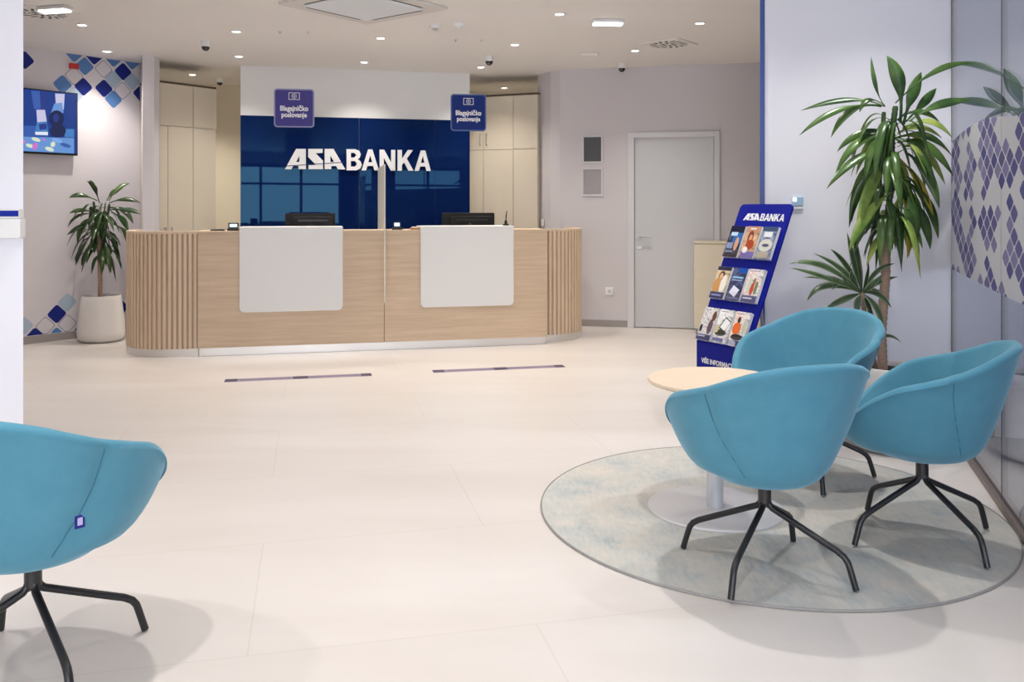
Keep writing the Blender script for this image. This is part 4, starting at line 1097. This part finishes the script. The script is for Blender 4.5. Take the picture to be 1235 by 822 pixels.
# chairs: centre, facing angle, leg angle
CH = [((.936, 3.226), 107, 144, .0103, 'teal tub chair seen from behind, nearest the viewer of the three on the rug'),
      ((1.665, 3.535), 152, 107, .0103, 'teal tub chair on the rug seen from its side, beside the glass wall'),
      ((1.475, 4.355), 215, -96, .0103, 'teal tub chair turned towards the viewer, behind the table before the plant'),
      ((-1.40, 2.545), 80, 45, 0.0, 'teal fabric tub chair cut off at the left edge, standing on bare tiles')]
base = None
for (cxy, face, la, z0_, lb) in CH:
    if base is None: t = base = make_chair(lb)
    else:
        t = copy_tree(base); t['label'] = lb
        for ch in [c for c in t.children if c.name.startswith('leg')]: pass
    t['group'] = 'teal tub chairs'
    t.location = (cxy[0], cxy[1], z0_); t.rotation_euler = (0, 0, R(face))
legs_src = [leg_mb(math.pi / 2 * k) for k in range(4)]
chairs = [o for o in C.objects if o.name.startswith('tub_chair')]
legmesh = None
for t, (cxy, face, la, z0_, lb) in zip(chairs, CH):
    for k in range(4):
        if legmesh is None:
            lg_ = legs_src[0].build('leg', M['black'], t); legmesh = lg_.data
        else:
            lg_ = bpy.data.objects.new('leg', legmesh); C.objects.link(lg_); lg_.parent = t; lg_['_T'] = (0, 0, 0)
        lg_.rotation_euler = (0, 0, R(la - face + 90 * k))
# small woven label on the left chair's seam
t = chairs[3]
phi = 68; r, h = outer(phi, .35); a_ = R(180 + phi)
for cand in (1,):
    ph_ = seam_phi(.34); r, h = outer(ph_ + 2, .34)
    a_ = R(180 + ph_); e_r = Vector((math.cos(a_), math.sin(a_), 0)); e_t = Vector((-math.sin(a_), math.cos(a_), 0))
    fr = Fr(Vector((0, 0, h)) + e_r * (r + .001), e_t, e_r)
    MB().box(-.002, .024, .003, .006, -.018, .018, fr).build('fabric_label', [flat(40, 40, 130)], t)
    MB().box(.004, .018, .0061, .0066, -.010, .011, fr).build('label_print', flat(190, 185, 220), [c for c in t.children if c.name.startswith('fabric_label')][0])

# ------------------------------------------------------------ plants
def leaf(mb, pts, w, mi=0, uvs=None, fold=.22, twist=0.0, face=(0, -.7, .7), stalk=.22):
    """strap leaf along a smooth 3-point path; face is the side its upper surface looks to"""
    p0, p1, p2 = [Vector(p) for p in pts]; n = 12; vs = []; face = Vector(face).normalized(); prev = None
    for i in range(n + 1):
        t = i / n
        p = p0 * (1 - t) ** 2 + p1 * 2 * t * (1 - t) + p2 * t * t
        d_ = ((p1 - p0) * (1 - t) + (p2 - p1) * t).normalized()
        side = d_.cross(face)
        if side.length < .15 and prev is not None: side = prev
        side = side.normalized()
        if prev is not None:
            if side.dot(prev) < 0: side = -side
            side = (prev * .5 + side * .5).normalized()
        prev = side
        if twist: side = Matrix.Rotation(twist * (t - .3), 3, d_) @ side
        nn = side.cross(d_).normalized()
        if nn.dot(face) < 0: nn = -nn
        if t < stalk: k = .22
        else:
            q_ = (t - stalk) / (1 - stalk); k = .22 + .78 * math.sin(min(1, q_ / .45) * math.pi / 2) if q_ < .45 else max(.02, 1 - ((q_ - .45) / .55) ** 1.9)
        ww = w * k
        vs += [p - side * ww + nn * ww * fold, p, p + side * ww + nn * ww * fold]
        if uvs is not None: uvs += [(-1, t), (0, t), (1, t)]
    fs = []
    for i in range(n):
        fs += [(3 * i, 3 * i + 1, 3 * i + 4, 3 * i + 3), (3 * i + 1, 3 * i + 2, 3 * i + 5, 3 * i + 4)]
    mb.add(vs, fs, mi)
def pot(parent, c, s=1.0):
    prof = [(0, .0), (.165, .0), (.195, .012), (.218, .04), (.226, .09), (.222, .15), (.205, .30), (.190, .42), (.186, .455), (.182, .462), (.172, .462), (.168, .455), (.168, .42), (0, .42)]
    MB().lathe([(r * s, h * s) for r, h in prof[:-1]], c=c, n=64).build('pot', M['pot'], parent)
    rnd = random.Random(5); n = 32
    so = MB().lathe([(.1678 * s, .42 * s), (.16 * s, .432 * s), (.10 * s, .437 * s), (0, .442 * s)], c=c, n=n); so.build('soil', M['soil'], parent)
def trunk(pts, r, rings=.03):
    pts = [Vector(p) for p in pts]; out = []; rs = []
    for a, c in zip(pts, pts[1:]):
        L_ = (c - a).length; n = max(2, int(L_ / (rings / 2)))
        for i in range(n): out.append(a + (c - a) * i / n); rs.append(r * (1.06 if i % 2 else .95))
    out.append(pts[-1]); rs.append(r * .8)
    return MB().tube(out, rs, n=14)
def finish_leaves(mb, name, mats_, parent, uvs=None, smooth=60):
    o = mb.build(name, mats_, parent, smooth=smooth, recalc=False)
    if uvs is not None:
        ul = o.data.uv_layers.new(name='UVMap')
        for lp in o.data.loops: ul.data[lp.index].uv = uvs[lp.vertex_index]
    sd = o.modifiers.new('Thickness', 'SOLIDIFY'); sd.thickness = .0012; sd.offset = 0
    return o

# big plant on the right
PC = Vector((2.13, 4.90, 0))
big = thing('potted_dracaena', 'tall potted plant with arching glossy leaves before the lilac partition', 'potted plant', PC)
pot(big, PC)
zc = 4.90
def pp(px, y, dz=0):
    z = zc + dz; return P(px, z, y)
trunk([pp(1065, 452), pp(1063, 400), pp(1068, 330), pp(1068, 283)], .026).build('trunk', M['bark'], big, smooth=60)
trunk([pp(1068, 285), pp(1074, 230), pp(1076, 160), pp(1080, 128)], .016).build('upper_stem', M['leaf_dark'], big)
trunk([pp(1064, 292), pp(1058, 262), pp(1062, 200, -.03), pp(1066, 135, -.03)], .012).build('upper_stem', M['leaf_dark'], big)
bl = MB(); q = lambda x, y, dz=0: pp(940 + x / 3.574, 60 + y / 3.574, dz)
hand = [((455, 245), (330, 180), (92, 262), 14, 0), ((445, 240), (250, 215), (85, 370), 14, 0), ((440, 245), (300, 210), (222, 378), 18, 0), ((452, 240), (405, 180), (395, 30), 11, 0),
        ((520, 310), (540, 130), (463, 25), 30, 0), ((535, 320), (560, 200), (612, 95), 28, 0), ((545, 310), (620, 230), (677, 165), 20, 0), ((500, 230), (680, 40), (835, 60), 14, 0),
        ((560, 310), (660, 225), (825, 215), 22, 0), ((455, 240), (370, 180), (345, 270), 14, 0), ((510, 300), (600, 230), (690, 310), 14, 0), ((530, 340), (650, 260), (745, 380), 18, 1),
        ((480, 350), (330, 330), (248, 440), 16, 0), ((500, 380), (330, 330), (240, 540), 20, 0), ((500, 420), (330, 430), (203, 600), 20, 0), ((500, 380), (650, 330), (745, 460), 20, 0),
        ((510, 400), (640, 360), (750, 545), 24, 0), ((530, 420), (620, 380), (715, 580), 24, 1), ((540, 440), (650, 500), (690, 685), 24, 0), ((520, 470), (610, 560), (665, 720), 18, 2),
        ((490, 450), (340, 480), (300, 765), 26, 0), ((500, 450), (380, 540), (330, 790), 24, 1), ((470, 350), (445, 420), (432, 530), 28, 1), ((510, 440), (520, 520), (560, 610), 26, 1),
        ((500, 480), (460, 560), (490, 640), 24, 1), ((480, 560), (400, 640), (372, 795), 28, 0), ((540, 560), (660, 640), (685, 815), 24, 0), ((540, 600), (600, 640), (600, 800), 28, 1),
        ((530, 640), (580, 740), (550, 900), 24, 2), ((520, 620), (480, 700), (500, 860), 20, 1), ((545, 620), (640, 720), (650, 860), 22, 0), ((500, 600), (350, 700), (300, 870), 22, 1), ((560, 560), (570, 700), (590, 860), 26, 0),
        ((500, 330), (380, 350), (330, 540), 18, 1), ((500, 400), (440, 470), (395, 560), 20, 0), ((510, 360), (600, 300), (700, 380), 18, 1)]
for i, (a, b_, c_, w_, mi) in enumerate(hand):
    rnd = random.Random(i); dz = rnd.uniform(-.12, .12)
    if i in (7, 8): dz = 0
    leaf(bl, (q(*a), q(*b_, dz * .7), q(*c_, dz)), w_ / 3.574 * zc / F * 1.0, mi, twist=rnd.uniform(-.6, .6), face=(rnd.uniform(-.4, .4), -.8, rnd.uniform(.1, .8)), stalk=.3 if i < 12 else .15)
rnd = random.Random(11)
for i in range(70):
    u = rnd.random(); st_ = pp(1070 + rnd.uniform(-4, 16), 285 - 145 * u)
    a = i * 2.399; up0 = rnd.uniform(.05, .22) if u > .6 else rnd.uniform(.02, .12); ln = rnd.uniform(.24, .36)
    out_ = Vector((math.cos(a), math.sin(a), 0)); reach = ln * rnd.uniform(.38, .85)
    if out_.y > 0: reach = min(reach, .2 + .1 * rnd.random())
    drop = ln * rnd.uniform(.4, 1.0)
    p1_ = st_ + out_ * reach * .65 + Vector((0, 0, up0)); p2_ = st_ + out_ * reach + Vector((0, 0, up0 * .2 - drop))
    # keep clear of the partition and the glass
    for v in (p1_, p2_):
        dG = (v - GF.O).dot(GF.ey)
        if dG < .03: v -= GF.ey * (dG - .03)
        dP = (v - PF.O).dot(PF.ey)
        if dP < .04: v -= PF.ey * (dP - .04)
    leaf(bl, (st_, p1_, p2_), rnd.uniform(.018, .030), 1 if rnd.random() < .25 else (2 if (u < .2 and rnd.random() < .12) else 0), twist=rnd.uniform(-.7, .7), face=out_ * .7 + Vector((0, 0, .7)))
finish_leaves(bl, 'foliage', [M['leaf'], M['leaf_light'], M['leaf_yellow']], big)
# lower striped shoot in the same pot
trunk([pp(1058, 448, .05), pp(1045, 400, .03), pp(1040, 352)], .012).build('side_stem', M['bark'], big)
sl_ = MB(); uvs = []; q2 = lambda x, y, dz=0: pp(940 + x / 3.74, 260 + y / 3.74, dz)
side = [((370, 350), (200, 180), (45, 215), 16), ((370, 350), (180, 260), (48, 235), 12), ((365, 345), (250, 260), (108, 280), 11), ((360, 345), (180, 270), (125, 385), 16), ((365, 345), (300, 200), (230, 150), 12),
        ((370, 345), (330, 200), (305, 75), 11), ((370, 345), (350, 200), (335, 60), 12), ((370, 350), (300, 230), (155, 170), 13), ((370, 350), (300, 370), (195, 425), 14), ((375, 345), (400, 260), (400, 200), 11),
        ((375, 345), (430, 230), (520, 215), 10), ((375, 345), (440, 290), (535, 275), 11), ((380, 350), (430, 320), (500, 380), 14), ((365, 350), (250, 270), (240, 335), 12), ((370, 355), (345, 390), (350, 450), 14),
        ((375, 355), (400, 400), (430, 520), 14), ((380, 355), (450, 400), (470, 520), 12), ((370, 350), (260, 300), (285, 240), 9), ((380, 380), (420, 450), (425, 600), 14), ((450, 560), (490, 520), (548, 570), 9),
        ((375, 350), (350, 260), (365, 180), 12), ((375, 350), (450, 330), (505, 415), 12), ((375, 350), (400, 330), (470, 260), 12), ((372, 352), (300, 290), (330, 240), 11)]
for i, (a, b_, c_, w_) in enumerate(side):
    rnd = random.Random(50 + i); dz = rnd.uniform(-.1, .08); w0 = w_ / 3.74 * zc / F * 1.25
    leaf(sl_, (q2(*a), q2(*b_, dz * .6), q2(*c_, dz)), w0, 0, uvs=uvs, twist=rnd.uniform(-.4, .4), face=(rnd.uniform(-.3, .3), -.6, .6), stalk=.08)
finish_leaves(sl_, 'side_foliage', [M['leaf_striped']], big, uvs)['label'] = 'striped narrow leaves of the lower shoot'

# far left plant
PL_ = Vector((-4.16, 8.82, 0)); zl = 8.82
lp = thing('potted_dracaena', 'dark green potted plant in a white pot by the far left wall', 'potted plant', PL_)
pot(lp, PL_)
pl = lambda px, y, dz=0: P(px, zl + dz, y)
trunk([pl(120.5, 363), pl(121, 340), pl(120, 310), pl(121, 255)], .022).build('trunk', M['bark'], lp, smooth=60)
trunk([pl(120, 318), pl(117, 285), pl(113, 243)], .012).build('branch', M['leaf_dark'], lp); trunk([pl(121, 318), pl(127, 280), pl(132, 246)], .012).build('branch', M['leaf_dark'], lp)
ll = MB(); q3 = lambda x, y, dz=0: pl(x / 3.575, 200 + y / 3.575, dz)
hand2 = [((420, 150), (340, 110), (298, 138), 14), ((420, 130), (420, 90), (375, 65), 12), ((430, 160), (400, 70), (385, 62), 12), ((470, 150), (510, 80), (560, 75), 14), ((470, 160), (540, 130), (607, 160), 14),
         ((460, 150), (480, 110), (530, 95), 14), ((410, 200), (340, 180), (298, 205), 12), ((410, 205), (320, 200), (293, 265), 14), ((400, 240), (340, 260), (288, 298), 14), ((410, 220), (350, 230), (333, 335), 20),
         ((470, 190), (560, 180), (610, 210), 16), ((470, 180), (540, 170), (575, 250), 18), ((480, 200), (540, 220), (555, 285), 16), ((400, 290), (350, 350), (315, 445), 18), ((420, 300), (370, 380), (350, 430), 18),
         ((490, 250), (560, 280), (560, 360), 20), ((470, 290), (510, 350), (522, 445), 16), ((450, 300), (470, 360), (465, 435), 16), ((440, 160), (420, 220), (420, 300), 18), ((455, 160), (440, 260), (440, 330), 18)]
for i, (a, b_, c_, w_) in enumerate(hand2):
    rnd = random.Random(90 + i); dz = rnd.uniform(-.2, .2)
    leaf(ll, (q3(*a), q3(*b_, dz * .6), q3(*c_, dz)), w_ / 3.575 * zl / F * .8, 0 if i > 12 else 1 if i % 3 == 0 else 0, twist=rnd.uniform(-.5, .5), face=(rnd.uniform(-.4, .4), -.8, rnd.uniform(.1, .8)))
rnd = random.Random(21)
for i in range(85):
    u = rnd.random(); st_ = pl(121 + rnd.uniform(-8, 8) * (.3 + u), 310 - 62 * u)
    a = i * 2.399; ln = rnd.uniform(.22, .34); out_ = Vector((math.cos(a), math.sin(a), 0)); reach = ln * rnd.uniform(.5, .95); up0 = rnd.uniform(.02, .12)
    if out_.y > 0: reach *= .7
    leaf(ll, (st_, st_ + out_ * reach * .65 + Vector((0, 0, up0)), st_ + out_ * reach + Vector((0, 0, up0 * .2 - ln * rnd.uniform(.2, .85) * (1.1 - .5 * u)))), rnd.uniform(.018, .028), 0, twist=rnd.uniform(-.6, .6), face=out_ * .7 + Vector((0, 0, .7)))
finish_leaves(ll, 'foliage', [M['leaf_dark'], M['leaf']], lp)

# ------------------------------------------------------------ lights
def spot(x, y, e, size=125, blend=.9, col=(1, .90, .80), r=.035):
    l = bpy.data.lights.new('downlight_lamp', 'SPOT'); l.energy = e; l.spot_size = R(size); l.spot_blend = blend; l.color = col; l.shadow_soft_size = r
    o = bpy.data.objects.new('downlight_lamp', l); C.objects.link(o); o.location = (x, y, CEIL - .012); return o
for i, (x, y) in enumerate(lights):
    if i < len(DL): spot(x, y, 150 if i in (4, 12) else 80, 118, 1.0, (1, .925, .83))
    else: spot(x, y, 88, 118, 1.0, (1, .97, .935))
def area(name, loc, rot, sx, sy, e, col):
    l = bpy.data.lights.new(name, 'AREA'); l.shape = 'RECTANGLE'; l.size = sx; l.size_y = sy; l.energy = e; l.color = col
    o = bpy.data.objects.new(name, l); C.objects.link(o); o.location = loc; o.rotation_euler = rot; return o
# daylight just outside the three shop front bays
for x0, x1 in [(-5.0, -1.6), (-1.1, 2.4), (2.9, 6.3)]:
    area('window_daylight', ((x0 + x1) / 2, fy - .32, 1.35), (R(90), 0, 0), x1 - x0, 2.4, 190, (.90, .94, 1.0))
wd_ = bpy.data.worlds.new('world'); SC.world = wd_; wd_.use_nodes = True
wd_.node_tree.nodes['Background'].inputs[0].default_value = (.75, .85, 1, 1); wd_.node_tree.nodes['Background'].inputs[1].default_value = .8

SC.view_settings.view_transform = 'Standard'; SC.view_settings.look = 'None'; SC.view_settings.gamma = 1; SC.view_settings.exposure = 0.15
SC.view_settings.use_curve_mapping = False
SC.cycles.max_bounces = 8; SC.cycles.diffuse_bounces = 4; SC.cycles.glossy_bounces = 4; SC.cycles.transparent_max_bounces = 16
SC.cycles.sample_clamp_indirect = 4
for o in bpy.data.objects:
    if '_T' in o: del o['_T']
